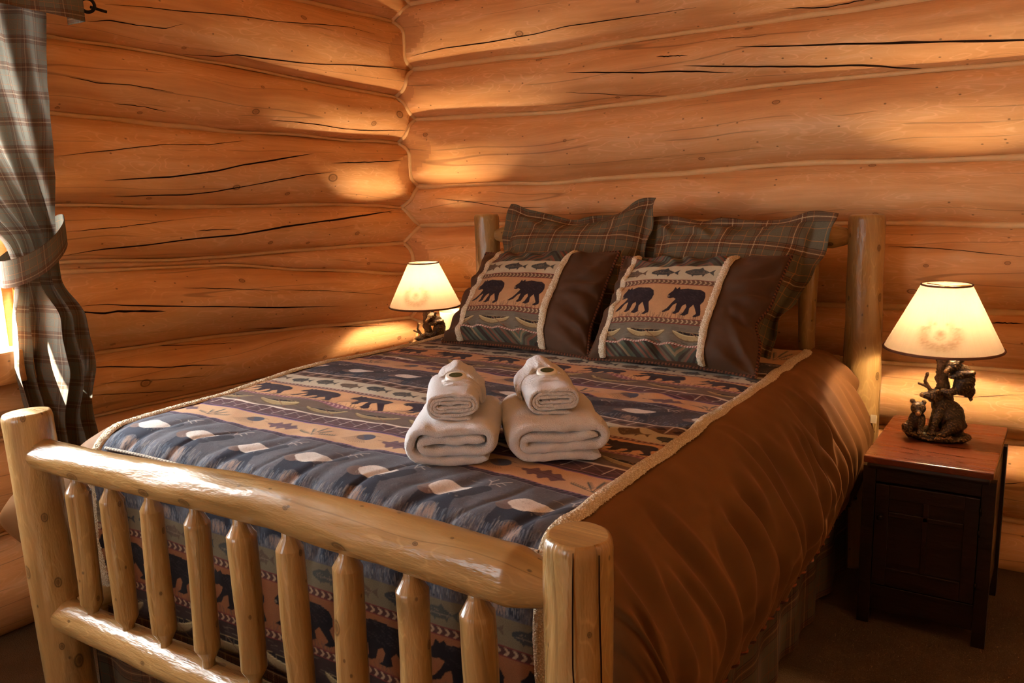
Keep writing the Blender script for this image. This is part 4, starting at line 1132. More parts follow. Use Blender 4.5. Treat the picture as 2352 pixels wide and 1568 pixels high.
bear_pillow('bear_pillow', ((-0.60, 1.49, 0.845), (0.045, 1.47, 0.842), (0.035, 1.745, 1.185), (-0.555, 1.745, 1.165)), 1.0,
            'brown bear pillow on the left, nearer the corner lamp', -0.70, 0.44)
bear_pillow('bear_pillow', ((0.048, 1.46, 0.842), (0.635, 1.455, 0.838), (0.655, 1.745, 1.185), (0.052, 1.745, 1.165)), 2.0,
            'brown bear pillow on the right, nearer the nightstand lamp', -0.78, 0.42)
M['sham'] = plaid('plaid_sham_cloth', 8.6, L4(104, 98, 80), L4(126, 82, 52), L4(50, 38, 34), L4(176, 122, 74), L4(208, 186, 146))
def sham(corners, seed, label, ext, lean):
    pl = Pillow(*corners, 0.10, 0.055, seed, wr=0.008, pinch=0.03)
    root = tag(empty('plaid_sham', tuple(np.mean(pl.c[:2], 0))), label, 'pillow', 'pair of plaid shams against the headboard')
    two_sided('cover', pl, M['sham'], root, 130, 96, (ext, ext*0.99), lean=lean)
    return root
def lean_l(P, a, b):     # right flange folds up to a peak between the two pillows
    P = P.copy(); k = sstep(0.45, 0.95, a); P[..., 2] += 0.036*k*sstep(0.2, 1.1, b)+0.03*sstep(0.75, 1.15, -a)*sstep(0.6, 1.1, b)
    P[..., 2] -= 0.035*np.exp(-(a/0.5)**2)*sstep(0.4, 1.0, b); P[..., 1] -= 0.03*sstep(0.98, 1.15, a)
    return P
def lean_r(P, a, b):
    P = P.copy(); P[..., 2] += 0.02*sstep(0.3, 1.1, b)*sstep(0.3, 1.1, a)
    k = sstep(1.0, 1.15, a); P[..., 1] -= 0.02*k; P[..., 0] += 0.03*k*sstep(-0.6, 1, b)-0.05*sstep(0.3, -0.6, b)*sstep(0.5, 1.15, a)
    return P
sham(((-0.58, 1.79, 0.86), (0.035, 1.79, 0.86), (0.035, 2.00, 1.305), (-0.575, 2.00, 1.300)), 3.0, 'plaid pillow sham against the headboard, left of the pair', 1.13, lean_l)
sham(((0.085, 1.79, 0.86), (0.60, 1.79, 0.84), (0.665, 2.00, 1.265), (0.075, 2.00, 1.27)), 4.0, 'plaid pillow sham against the headboard, right of the pair', 1.14, lean_r)

# ------------------------------------------------------------------ towels
def terry():
    n = NT('white_terry'); o = n.obj()
    a = n.noise(o, 330.0, 3.0, 0.7); b = n.noise(o, 28.0, 3.0)
    c = n.mix(b, L4(238, 235, 234), L4(250, 249, 248))
    n.set(Base_Color=c, Roughness=1.0, Normal=n.bump(n.math('ADD', a, n.math('MULTIPLY', b, 0.8)), 1.0, 0.007))
    n.b.inputs['Sheen Weight'].default_value = 0.4; n.b.inputs['Specular IOR Level'].default_value = 0.1
    n.b.inputs['Subsurface Weight'].default_value = 0.0
    return n.m
M['terry'] = terry()
def ribbon(name, path, L, th, parent=None, seed=0.0, shift=None, noise=0.004, mat=None, nphi=44):
    """thick cloth: a rounded slab cross-section (L long along local y, th thick) swept along a 2-D path (x,z)"""
    p = np.asarray(path, float); m = len(p)
    t = np.gradient(p, axis=0); t /= np.linalg.norm(t, axis=1)[:, None]+1e-9; nn = np.stack([-t[:, 1], t[:, 0]], -1)
    ph = np.linspace(0, 2*math.pi, nphi, endpoint=False)
    sg = lambda q, e: np.sign(q)*np.abs(q)**e
    cy = sg(np.cos(ph), 0.30)*L/2; ct = sg(np.sin(ph), 0.55)*th/2
    endk = np.minimum(1, np.minimum(np.arange(m), np.arange(m)[::-1])/3.0); endk = np.sqrt(np.clip(endk*0.9+0.1, 0, 1))
    sh = np.zeros(m) if shift is None else shift
    P = np.zeros((m, nphi, 3))
    T = ct[None, :]*endk[:, None]
    P[..., 0] = p[:, 0][:, None]+nn[:, 0][:, None]*T; P[..., 2] = p[:, 1][:, None]+nn[:, 1][:, None]*T; P[..., 1] = cy[None, :]+sh[:, None]
    s = np.arange(m)[:, None]*1.0
    w = noise*fbm(P[..., 1]*14+seed, s*0.11+seed*3, seed)
    P[..., 1] += 0.8*noise*vnoise(s*0.16, np.sign(cy)[None, :]*3+seed, seed)
    P[..., 0] += nn[:, 0][:, None]*w; P[..., 2] += nn[:, 1][:, None]*w
    V = P.reshape(-1, 3); F = [tuple(f) for f in grid_faces(m, nphi, True)]
    F += [tuple(range(nphi))[::-1], tuple((m-1)*nphi+i for i in range(nphi))]
    me = raw_mesh(name, V, F, True)
    return link(name, me, mat or M['terry'], parent)
def arc(cx, cz, r, a0, a1, n=14):
    t = np.linspace(a0, a1, n); return [(cx+r*math.cos(q), cz+r*math.sin(q)) for q in t]
def bath_path():
    pi = math.pi
    pts = [(0.088, 0.0125), (0.0, 0.0125), (-0.062, 0.0125)]+arc(-0.062, 0.0505, 0.038, -pi/2, -3*pi/2)+[(0.0, 0.0885), (0.070, 0.0885)]+arc(0.070, 0.0625, 0.026, pi/2, -pi/2)+[(0.0, 0.0365), (-0.066, 0.0365)]+arc(-0.066, 0.0495, 0.013, -pi/2, -3*pi/2)+[(0.0, 0.0625), (0.082, 0.0625)]
    return resample(pts, 150)*np.array([0.92, 0.90])
def hand_path(w=0.054, turns=3.35, th=0.0098):
    out = []
    for q in np.linspace(0, 1, 260):
        ang = -math.pi/2-0.0-q*turns*2*math.pi
        r = 0.034-q*turns*th; r = max(r, 0.0025)
        # stadium spiral
        cx = w*math.tanh(3.0*math.cos(ang)); out.append((cx*0.62+r*0.75*math.cos(ang), 0.0385+r*math.sin(ang)*0.98))
    out = [(0.040, 0.0045), (0.02, 0.0045)]+out
    return resample(out, 230)*np.array([1.0, 0.86])
def towel_stack(x, y, z, rz, names, seed, offs):
    G = (None, None, None, None)
    b = ribbon('bath_towel', bath_path()*np.array([1.0 if seed < 1.5 else 1.13, 1.0]), 0.290, 0.0280, None, seed, noise=0.004)
    h = ribbon('hand_towel', hand_path(), 0.215, 0.0122, None, seed+3, noise=0.002)
    # washcloth: a peaked hood over the rear of the hand towel
    pi = math.pi
    hp = [(-0.060, 0.004), (-0.066, 0.026), (-0.063, 0.052), (-0.046, 0.076), (-0.020, 0.096), (0.000, 0.105), (0.020, 0.096), (0.046, 0.076), (0.063, 0.052), (0.066, 0.026), (0.058, 0.004)]
    hp = catmull(np.array(hp)*np.array([0.95, 0.72]), 110); s = np.linspace(0, 1, 110)
    w = ribbon('washcloth', hp, 0.105, 0.013, None, seed+5, shift=0.050*np.exp(-((s-0.5)/0.22)**2), noise=0.003)
    c, sn = math.cos(rz), math.sin(rz)
    def place(o, lx, ly, lz, drz=0.0):
        o.location = (x+lx*c-ly*sn, y+lx*sn+ly*c, z+lz); o.rotation_euler = (0, 0, rz+drz)
    place(b, 0, 0, 0.0, 0)
    place(h, offs[0], offs[1], 0.0925, offs[3]); place(w, offs[0]+offs[2], offs[1]+0.075, 0.0925, offs[3])
    # folded band across the hand towel, under the soap: part of the washcloth
    bp = catmull([(-0.058, 0.030), (-0.052, 0.060), (-0.03, 0.0785), (0.0, 0.080), (0.03, 0.0785), (0.052, 0.060), (0.058, 0.030)], 60)
    for k, (yy_, hh) in enumerate(((-0.062, 0.0), (-0.082, -0.0015), (-0.099, -0.003))):
        f = ribbon('fold', bp*np.array([0.97, 0.84])+np.array([0, hh-0.0015]), 0.026, 0.007, w, seed+7+k, noise=0.0015, nphi=24)
        f.location = (0, yy_, 0)
    # soap: little wrapped disc leaning in the hood
    me = soap_mesh(); so = link('soap', me, M['soap'], None); lb = link('paper_label', soap_label(), M['soap_label'], so)
    place(so, offs[0]+offs[2]+0.004, offs[1]+0.020, 0.0925+0.066, offs[3]); so.rotation_euler = (math.radians(18), 0, rz+offs[3])
    for o, (lab, cat, grp) in zip((b, h, w, so), names): tag(o, lab, cat, grp)
def soap_mesh():
    r = [0.0, 0.021, 0.0245, 0.0255, 0.0245, 0.021, 0.0]; zz = [0.0, 0.0, 0.0015, 0.006, 0.0105, 0.012, 0.012]
    a = np.linspace(0, 2*math.pi, 36, endpoint=False)
    P = np.array([[(R*math.cos(q), R*math.sin(q)*0.8, z) for q in a] for R, z in zip(r, zz)])
    return raw_mesh('soap', P.reshape(-1, 3), grid_faces(7, 36, True))
def soap_label():
    a = np.linspace(0, 2*math.pi, 30, endpoint=False)
    P = np.array([[(R*math.cos(q)*1.1, R*math.sin(q)*0.75, 0.0124) for q in a] for R in (0.0005, 0.015)])
    return raw_mesh('paper_label', P.reshape(-1, 3), grid_faces(2, 30, True))
M['soap'] = plain('cream_soap', L4(226, 220, 204), 0.45)
M['soap_label'] = plain('green_soap_label', L4(58, 72, 40), 0.5)
def bed_z(x, y): return float(top_z(np.array(x), np.array(y)))
for (sx, sy, srz, side, sd, offs) in ((0.236, 0.455, 0.52, 'left', 1.0, (-0.008, 0.005, 0.0, 0.10)), (0.418, 0.585, 0.66, 'right', 2.0, (-0.004, 0.028, -0.004, 0.02))):
    lab = {'left': 'on the left towel stack', 'right': 'on the right towel stack'}[side]
    towel_stack(sx, sy, bed_z(sx, sy)+0.004, srz, (
        ('thick white bath towel folded at the bottom of the %s stack' % side, 'towel', 'bath towels on the bed'),
        ('rolled white hand towel lying %s' % lab, 'towel', 'hand towels on the bed'),
        ('white washcloth folded into a peaked hood %s' % lab, 'washcloth', 'washcloths on the bed'),
        ('small cream soap with green label tucked %s' % lab, 'soap', 'soaps on the towels')), sd, offs)
# ------------------------------------------------------------------ nightstands
M['iron'] = plain('black_iron', L4(30, 24, 22), 0.5, 0.7)
def nightstand(loc, label, group):
    """front faces -y; loc is the middle of the front foot line on the floor"""
    r = tag(empty('nightstand', loc), label, 'nightstand', group)
    W, D, H = 0.168, 0.44, 0.58
    B = lambda n, lo, hi, m, p=r, bv=0.002: link(n, box_mesh(n, lo, hi, bv), m, p)
    B('top', (-0.180, -0.045, H-0.022), (0.180, D+0.045, H), M['top_wood'], bv=0.004)
    B('top_moulding', (-0.172, -0.034, H-0.045), (0.172, D+0.03, H-0.022), M['dark_wood'], bv=0.010)
    for sx in (-1, 1):
        for yy in (0.0, D-0.04):
            B('leg', (sx*W-0.019, yy, 0), (sx*W+0.019, yy+0.038, H-0.045) if False else (sx*W+0.019, yy+0.038, H-0.045), M['dark_wood'])
        B('side_panel', (sx*W-0.008, 0.038, 0.10), (sx*W+0.008, D-0.04, H-0.045), M['dark_wood'])
    B('back_panel', (-W, D-0.022, 0.10), (W, D-0.010, H-0.045), M['dark_wood'])
    B('bottom_board', (-W, 0.01, 0.10), (W, D-0.02, 0.125), M['dark_wood'])
    B('apron', (-W+0.019, 0.006, H-0.095), (W-0.019, 0.026, H-0.045), M['dark_wood'])
    B('lower_apron', (-W+0.019, 0.006, 0.05), (W-0.019, 0.026, 0.135), M['dark_wood'])
    door = B('door', (-0.147, 0.010, 0.14), (0.147, 0.018, H-0.10), M['dark_wood'])
    for n, lo, hi in (('stile', (-0.147, 0.000, 0.14), (-0.107, 0.012, H-0.10)), ('stile', (0.107, 0.000, 0.14), (0.147, 0.012, H-0.10)), ('door_rail', (-0.107, 0.000, H-0.145), (0.107, 0.012, H-0.10)),
                      ('door_rail', (-0.107, 0.000, 0.14), (0.107, 0.012, 0.20)), ('mullion', (-0.008, 0.002, 0.20), (0.008, 0.012, H-0.145)), ('door_rail', (-0.107, 0.002, 0.375), (0.107, 0.012, 0.391)),
                      ('panel_bead', (-0.107, -0.004, 0.196), (0.107, 0.010, 0.204))):
        B(n, lo, hi, M['dark_wood'], door)
    for z in (0.20, 0.37, 0.44):
        tube('hinge', [(0.150, -0.001, z-0.012), (0.150, -0.001, z+0.012)], 0.004, M['iron'], door, n=10, world=False)
    kp = [(-0.128, 0.001, 0.375), (-0.128, -0.010, 0.375), (-0.128, -0.014, 0.375), (-0.128, -0.020, 0.375), (-0.128, -0.024, 0.375)]
    tube('knob', kp, [0.005, 0.005, 0.010, 0.010, 0.004], M['iron'], door, n=14, world=False)
    return r
NSR = nightstand((1.106, 1.680, 0), 'dark nightstand right of the bed holding the bear lamp', 'pair of dark nightstands')
NSL = nightstand((-1.13, 1.80, 0), 'dark nightstand in the corner beyond the bed, under the far lamp', 'pair of dark nightstands')

# ------------------------------------------------------------------ bear lamps
def blob(parts, vox=0.0026, smooth=6, rough=0.0012, seed=0.0):
    """parts: ('e',centre,radii[,rotz-like euler]) or ('c',p0,p1,r0,r1) melted into one continuous surface"""
    bm = bmesh.new()
    def ball(c, r, e=(0, 0, 0)):
        from mathutils import Euler
        mt = Matrix.Translation(Vector(c)) @ Euler(e).to_matrix().to_4x4() @ Matrix.Diagonal((r[0], r[1], r[2], 1))
        bmesh.ops.create_icosphere(bm, subdivisions=3, radius=1.0, matrix=mt)
    for q in parts:
        if q[0] == 'e': ball(q[1], q[2], q[3] if len(q) > 3 else (0, 0, 0))
        else:
            p0, p1, r0, r1 = np.array(q[1]), np.array(q[2]), q[3], q[4]
            n = max(3, int(np.linalg.norm(p1-p0)/(0.4*min(r0, r1)))+1)
            for t in np.linspace(0, 1, n): ball(p0+(p1-p0)*t, (r0+(r1-r0)*t,)*3)
    me = bpy.data.meshes.new('tmp'); bm.to_mesh(me); bm.free()
    o = bpy.data.objects.new('tmp', me); C.objects.link(o)
    m = o.modifiers.new('r', 'REMESH'); m.mode = 'VOXEL'; m.voxel_size = vox; m.use_smooth_shade = True
    s = o.modifiers.new('s', 'SMOOTH'); s.factor = 0.5; s.iterations = smooth
    dg = bpy.context.evaluated_depsgraph_get()
    out = bpy.data.meshes.new_from_object(o.evaluated_get(dg))
    bpy.data.objects.remove(o); bpy.data.meshes.remove(me)
    n = len(out.vertices); co = np.empty(n*3, np.float32); no = np.empty(n*3, np.float32)
    out.vertices.foreach_get('co', co); out.vertices.foreach_get('normal', no)
    co, no = co.reshape(-1, 3), no.reshape(-1, 3)
    f = fbm(co[:, 0]*260+co[:, 2]*90, co[:, 2]*230+co[:, 1]*200, seed)
    co = co+no*(f*rough)[:, None]
    out.vertices.foreach_set('co', co.astype(np.float32).reshape(-1)); out.update()
    out.polygons.foreach_set('use_smooth', np.ones(len(out.polygons), bool))
    return out
def bronze():
    n = NT('aged_bronze'); o = n.obj()
    g = n.n('ShaderNodeNewGeometry').outputs['Pointiness']
    nz = n.noise(o, 120.0, 4.0); hi = n.mapr(g, 0.50, 0.62, 0.0, 1.0)
    c = n.mix(nz, L4(28, 20, 13), L4(56, 40, 25)); c = n.mix(hi, c, L4(186, 146, 86))
    n.set(Base_Color=c, Roughness=0.38, Metallic=0.35, Normal=n.bump(n.noise(o, 420.0, 3.0), 0.5, 0.0012))
    return n.m
M['bronze'] = bronze()
M['muzzle'] = plain('tan_muzzle', L4(170, 124, 70), 0.4)
M['bark'] = plain('bronze_bark', L4(104, 76, 48), 0.5, 0.2, 160.0, 0.9, 0.5, dist=0.004)
def shade_mat():
    n = NT('parchment_shade'); n.t.nodes.remove(n.b)
    a = n.n('ShaderNodeVertexColor'); a.layer_name = 'Col'
    u, v, _ = n.sep(n.uv())
    fb = n.noise(n.comb(n.math('MULTIPLY', u, 300.0), n.math('MULTIPLY', v, 6.0), 0.0), 1.0, 3.0)
    c = n.mix(n.mapr(fb, 0.3, 0.7, 0.0, 0.12), a.outputs['Color'], L4(100, 84, 68))
    tr = n.n('ShaderNodeBsdfTranslucent'); df = n.n('ShaderNodeBsdfDiffuse')
    n.put(tr.inputs[0], c); n.put(df.inputs[0], c)
    mx = n.n('ShaderNodeMixShader'); mx.inputs[0].default_value = 0.55
    n.t.links.new(tr.outputs[0], mx.inputs[1]); n.t.links.new(df.outputs[0], mx.inputs[2]); n.t.links.new(mx.outputs[0], n.out.inputs[0])
    return n.m
M['shade'] = shade_mat()
M['rim'] = plain('brown_shade_rim', L4(96, 56, 34), 0.8)
M['brass'] = plain('brass', L4(170, 130, 70), 0.3, 0.9)
def bulb_mat():
    n = NT('lit_bulb'); n.t.nodes.remove(n.b)
    e = n.n('ShaderNodeEmission'); e.inputs[0].default_value = LAMP_COLOR+(1,); e.inputs[1].default_value = 60.0
    n.t.links.new(e.outputs[0], n.out.inputs[0]); n.m.cycles.emission_sampling = 'NONE'; return n.m
M['bulb'] = bulb_mat()
RB, RT, SZ0, SZ1 = 0.176, 0.074, 0.305, 0.510
def shade_mesh():
    na, nz = 160, 60
    a = np.linspace(0, 2*math.pi, na+1); t = np.linspace(0, 1, nz)
    A, T = np.meshgrid(a, t); R = RB+(RT-RB)*T
    P = np.stack([R*np.cos(A), R*np.sin(A), SZ0+(SZ1-SZ0)*T], -1)
    col = np.ones(P.shape)*s2l((128, 110, 92))
    # faint bear face printed on the front (-y)
    X = (A-1.5*math.pi-PRINT_AZ)*0.14; Z = P[..., 2]-(SZ0+0.075)
    d = np.exp(-((np.hypot(X/1.15, Z+0.004)-0.042)/0.014)**2)*(Z < 0.012)*0.55
    d = np.maximum(d, 0.75*np.exp(-((X/0.012)**2+((Z+0.006)/0.010)**2)))
    d = np.maximum(d, 0.5*np.exp(-(((np.abs(X)-0.020)/0.006)**2+((Z-0.022)/0.005)**2)))
    d = np.maximum(d, 0.45*np.exp(-((np.abs(Z+0.024-0.6*np.abs(X))/0.003)**2))*(np.abs(X) < 0.016))
    d = np.maximum(d, 0.4*np.exp(-(((np.abs(X)-0.034)/0.009)**2+((Z-0.010)/0.022)**2)))
    d = 1.75*d*(0.75+0.35*fbm(X*300, Z*300, 2.0))
    col = col*(1-np.clip(d, 0, 0.9)[..., None]*np.array([0.45, 0.55, 0.62]))
    return raw_mesh('lamp_shade', P.reshape(-1, 3), grid_faces(nz, na+1), True, np.stack([A*0.12, T*0.2], -1).reshape(-1, 2), col.reshape(-1, 3))
PRINT_AZ = -0.05
def ring_path(r, z, n=72):
    a = np.linspace(0, 2*math.pi, n, endpoint=False); return np.stack([r*np.cos(a), r*np.sin(a), z+0*a], -1)
def make_lamp():
    r = empty('bear_lamp')
    K = lambda u, v: ((u-590)*0.00041, (1400-v)*0.00042)
    # rocky plinth
    rng = np.random.RandomState(5); pl = [('e', (0, 0, 0.012), (0.098, 0.060, 0.014)), ('e', (-0.055, -0.012, 0.020), (0.045, 0.042, 0.014)), ('e', (0.058, 0.0, 0.014), (0.044, 0.045, 0.013))]
    for _ in range(26):
        q = rng.uniform(0, 2*math.pi); pl.append(('e', (0.085*math.cos(q)*rng.uniform(.7, 1.08), 0.052*math.sin(q)*rng.uniform(.7, 1.08), rng.uniform(.010, .020)), (rng.uniform(.012, .022), rng.uniform(.010, .016), rng.uniform(.008, .012))))
    link('plinth', blob(pl, 0.003, 2, 0.0022, 1.0), M['bronze'], r)
    # seated mother bear, looking left and up
    mo = [('e', (0.030, 0.012, 0.078), (0.048, 0.042, 0.056), (0, -0.35, 0)), ('e', (0.042, 0.006, 0.056), (0.040, 0.044, 0.040)), ('e', (0.008, 0.004, 0.115), (0.032, 0.032, 0.034)),
          ('e', (-0.014, -0.006, 0.146), (0.027, 0.025, 0.024)), ('c', (-0.026, -0.012, 0.146), (-0.050, -0.018, 0.149), 0.015, 0.0085), ('e', (-0.004, -0.026, 0.164), (0.008, 0.006, 0.009)), ('e', (-0.010, 0.016, 0.165), (0.008, 0.006, 0.009)),
          ('c', (0.004, -0.016, 0.105), (-0.010, -0.036, 0.062), 0.019, 0.014), ('c', (-0.010, -0.036, 0.062), (-0.014, -0.040, 0.034), 0.014, 0.012), ('c', (0.0, 0.022, 0.10), (-0.018, 0.026, 0.040), 0.018, 0.012),
          ('c', (0.045, -0.024, 0.058), (0.020, -0.044, 0.034), 0.026, 0.014), ('e', (0.012, -0.048, 0.030), (0.018, 0.012, 0.009)), ('e', (-0.018, -0.044, 0.030), (0.014, 0.012, 0.009)), ('e', (0.078, 0.004, 0.052), (0.010, 0.008, 0.008))]
    link('mother_bear', blob(mo, 0.0024, 5, 0.0013, 2.0), M['bronze'], r)
    # seated cub at the lower left, facing the viewer
    cu = [('e', (-0.062, -0.020, 0.062), (0.026, 0.024, 0.036)), ('e', (-0.060, -0.030, 0.106), (0.0235, 0.021, 0.022)), ('c', (-0.060, -0.042, 0.099), (-0.058, -0.058, 0.094), 0.012, 0.008),
          ('e', (-0.078, -0.024, 0.128), (0.0085, 0.006, 0.009)), ('e', (-0.044, -0.026, 0.127), (0.0085, 0.006, 0.009)), ('c', (-0.076, -0.030, 0.070), (-0.082, -0.040, 0.034), 0.012, 0.010), ('c', (-0.050, -0.038, 0.070), (-0.050, -0.048, 0.034), 0.012, 0.010),
          ('c', (-0.080, -0.020, 0.046), (-0.094, -0.040, 0.036), 0.017, 0.012), ('e', (-0.096, -0.044, 0.046), (0.011, 0.008, 0.013)), ('e', (-0.052, -0.052, 0.030), (0.012, 0.010, 0.008))]
    link('seated_cub', blob(cu, 0.0022, 5, 0.0011, 3.0), M['bronze'], r)
    # tree stump that carries the shade
    tk = [('c', (0.030, 0.026, 0.02), (0.022, 0.020, 0.13), 0.022, 0.020), ('c', (0.022, 0.020, 0.13), (0.004, 0.004, 0.20), 0.020, 0.0185), ('c', (0.004, 0.004, 0.20), (0.002, 0.0, 0.300), 0.0185, 0.0165)]
    for q in range(12): tk.append(('e', (0.004+0.017*math.cos(q*2.4), 0.004+0.017*math.sin(q*2.4), 0.16+q*0.0115), (0.006, 0.006, 0.010)))
    link('tree_trunk', blob(tk, 0.0026, 2, 0.0022, 4.0), M['bark'], r)
    # climbing cub hugging the trunk
    cl = [('e', (0.068, -0.010, 0.196), (0.031, 0.031, 0.042), (0, 0.35, 0)), ('e', (0.058, -0.012, 0.232), (0.027, 0.027, 0.026)), ('e', (0.036, -0.020, 0.253), (0.0235, 0.022, 0.0215)), ('c', (0.026, -0.032, 0.246), (0.016, -0.042, 0.238), 0.012, 0.008),
          ('e', (0.058, -0.028, 0.273), (0.008, 0.006, 0.008)), ('e', (0.036, -0.006, 0.276), (0.008, 0.006, 0.008)), ('c', (0.062, -0.030, 0.230), (0.090, -0.036, 0.236), 0.012, 0.009), ('c', (0.058, -0.034, 0.226), (0.030, -0.030, 0.220), 0.011, 0.009),
          ('c', (0.062, -0.020, 0.182), (0.030, -0.034, 0.166), 0.016, 0.012), ('c', (0.030, -0.034, 0.166), (0.008, -0.030, 0.170), 0.012, 0.010), ('e', (0.082, -0.004, 0.170), (0.020, 0.022, 0.022)), ('e', (0.090, -0.004, 0.146), (0.006, 0.006, 0.010)), ('c', (0.050, 0.012, 0.22), (0.010, 0.026, 0.235), 0.012, 0.009)]
    link('climbing_cub', blob(cl, 0.0022, 5, 0.0011, 5.0), M['bronze'], r)
    br = [('c', (-0.020, 0.010, 0.150), (-0.034, 0.006, 0.170), 0.007, 0.006), ('c', (-0.034, 0.006, 0.170), (-0.046, 0.004, 0.192), 0.006, 0.005), ('c', (-0.046, 0.004, 0.192), (-0.040, 0.004, 0.216), 0.005, 0.0055), ('c', (-0.036, 0.006, 0.172), (-0.064, 0.0, 0.183), 0.0055, 0.004)]
    link('branch', blob(br, 0.002, 2, 0.001, 6.0), M['bark'], r)
    for nm, c_, s_ in (('muzzle', (-0.0515, -0.0205, 0.148), (0.0075, 0.0075, 0.0065)), ('muzzle', (-0.058, -0.0585, 0.094), (0.0085, 0.0065, 0.007)), ('muzzle', (0.0155, -0.0425, 0.2375), (0.008, 0.007, 0.0065))):
        me = blob([('e', c_, s_), ('e', (c_[0], c_[1]-0.002, c_[2]+0.003), (s_[0]*.7, s_[1]*.7, s_[2]*.7))], 0.0014, 2, 0.0003, 7.0)
        link(nm, me, M['muzzle'], r)
    # fittings
    tube('socket', [(0.002, 0, 0.292), (0.002, 0, 0.320), (0.002, 0, 0.348)], [0.012, 0.016, 0.016], M['brass'], r, n=20, world=False)
    bz = np.linspace(0, 1, 20); br_ = np.where(bz < 0.3, 0.013+0.012*(bz/0.3)**2, 0.025*np.sqrt(np.clip(1-((bz-0.42)/0.58)**2, 0, 1))+0.0004)
    bl = tube('bulb', np.stack([0.002+0*bz, 0*bz, 0.348+0.076*bz], -1), br_, M['bulb'], r, n=20, world=False)
    for sx in (-1, 1):
        hp = catmull([(0.002+sx*0.016, 0, 0.345), (0.002+sx*0.042, 0, 0.40), (0.002+sx*0.036, 0, 0.47), (0.002, 0, 0.503)], 24)
        tube('harp', hp, 0.0015, M['brass'], r, n=8, world=False)
    sh = link('lamp_shade', shade_mesh(), M['shade'], r)
    tube('rim', ring_path(RB, SZ0), 0.0042, M['rim'], sh, n=8, closed=True, world=False)
    tube('rim', ring_path(RT, SZ1), 0.0032, M['rim'], sh, n=8, closed=True, world=False)
    for q in range(3):
        a = q*2*math.pi/3+0.4; tube('spider_arm', [(0, 0, SZ1-0.006), (RT*math.cos(a), RT*math.sin(a), SZ1-0.003)], 0.0014, M['brass'], sh, n=6, world=False)
    return r
def copy_tree(o, parent=None):
    c = o.copy(); C.objects.link(c)
    if parent is not None: c.parent = parent
    for ch in list(o.children): copy_tree(ch, c)
    return c
def lamp_light(root, power):
    d = bpy.data.lights.new('lamp_bulb_light', 'POINT'); d.energy = power; d.color = LAMP_COLOR; d.shadow_soft_size = 0.027
    o = bpy.data.objects.new('lamp_bulb_light', d); C.objects.link(o); o.parent = root; o.location = (0.002, 0, 0.402)
lampR = make_lamp()
lampL = copy_tree(lampR)
lampR.location = (1.098, 1.915, 0.581); lampR.rotation_euler = (0, 0, 0.10)
lampL.location = (-1.115, 2.04, 0.581); lampL.rotation_euler = (0, 0, 0.42); lampL.scale = (0.95, 0.95, 0.98)
tag(lampR, 'lit bear table lamp on the right nightstand, shade print facing front', 'lamp', 'pair of bear lamps')
tag(lampL, 'lit bear table lamp in the corner beyond the bed', 'lamp', 'pair of bear lamps')
lamp_light(lampR, LAMP_POWER); lamp_light(lampL, LAMP_POWER)
# unseen floor lamp added to brighten the left wall and comforter side
bz_ = np.linspace(0, 1, 16)
added_lamp = tag(empty('added_floor_lamp', (2.38, 0.75, 0)), 'unseen floor lamp with iron stem, added right of the viewer as fill light', 'lamp')
tube('base', [(0, 0, 0), (0, 0, 0.012), (0, 0, 0.03), (0, 0, 0.036)], [0.14, 0.14, 0.05, 0.015], M['iron'], added_lamp, n=32, world=False)
tube('stem', [(0, 0, 0.03), (0, 0, 0.9), (0, 0, 1.74)], 0.011, M['iron'], added_lamp, n=14, world=False)
tube('bulb', np.stack([0*bz_, 0*bz_, 1.74+0.09*bz_], -1), 0.028*np.sqrt(np.clip(1-((bz_-0.5)/0.5)**2, 0.001, 1)), M['bulb'], added_lamp, n=16, world=False)
ws = M['shade'].copy(); ws.name = 'white_linen_shade'
for nd in ws.node_tree.nodes:
    if nd.type in ('BSDF_TRANSLUCENT', 'BSDF_DIFFUSE'):
        for l in list(nd.inputs[0].links): ws.node_tree.links.remove(l)
        nd.inputs[0].default_value = L4(240, 228, 208)
wm = bpy.data.meshes['lamp_shade'].copy(); wm.materials.clear(); wm.materials.append(ws)
fs = link('lamp_shade', wm, None, added_lamp); fs.scale = (1.35, 1.35, 1.35); fs.location = (0, 0, 1.66-SZ0*1.35)
d_ = bpy.data.lights.new('lamp_bulb_light', 'POINT'); d_.energy = ADDED_LAMP_POWER; d_.color = LAMP_COLOR; d_.shadow_soft_size = 0.03
o_ = bpy.data.objects.new('lamp_bulb_light', d_); C.objects.link(o_); o_.parent = added_lamp; o_.location = (0, 0, 1.785)
# cream cylinder standing behind the far lamp
M['cream'] = plain('cream_enamel', L4(232, 214, 176), 0.5)
rr_ = [0.072, 0.074, 0.0745, 0.0755, 0.077, 0.0785, 0.0785, 0.0745, 0.0735, 0.070]; zz_ = [0, 0.004, 0.08, 0.16, 0.235, 0.252, 0.256, 0.256, 0.25, 0.02]
aa_ = np.linspace(0, 2*math.pi, 64, endpoint=False)
Pc = np.array([[(R*math.cos(q), R*math.sin(q), z) for q in aa_] for R, z in zip(rr_, zz_)])
Vc = np.vstack([Pc.reshape(-1, 3)]); Fc = [tuple(f) for f in grid_faces(10, 64, True)]+[tuple(range(64))[::-1], tuple(9*64+i for i in range(64))]
cn = link('cream_container', raw_mesh('cream_container', Vc, Fc), M['cream'], None)
cn.location = (-1.06, 2.20, 0.581)
tag(cn, 'plain cream cylindrical container standing behind the far lamp', 'container')

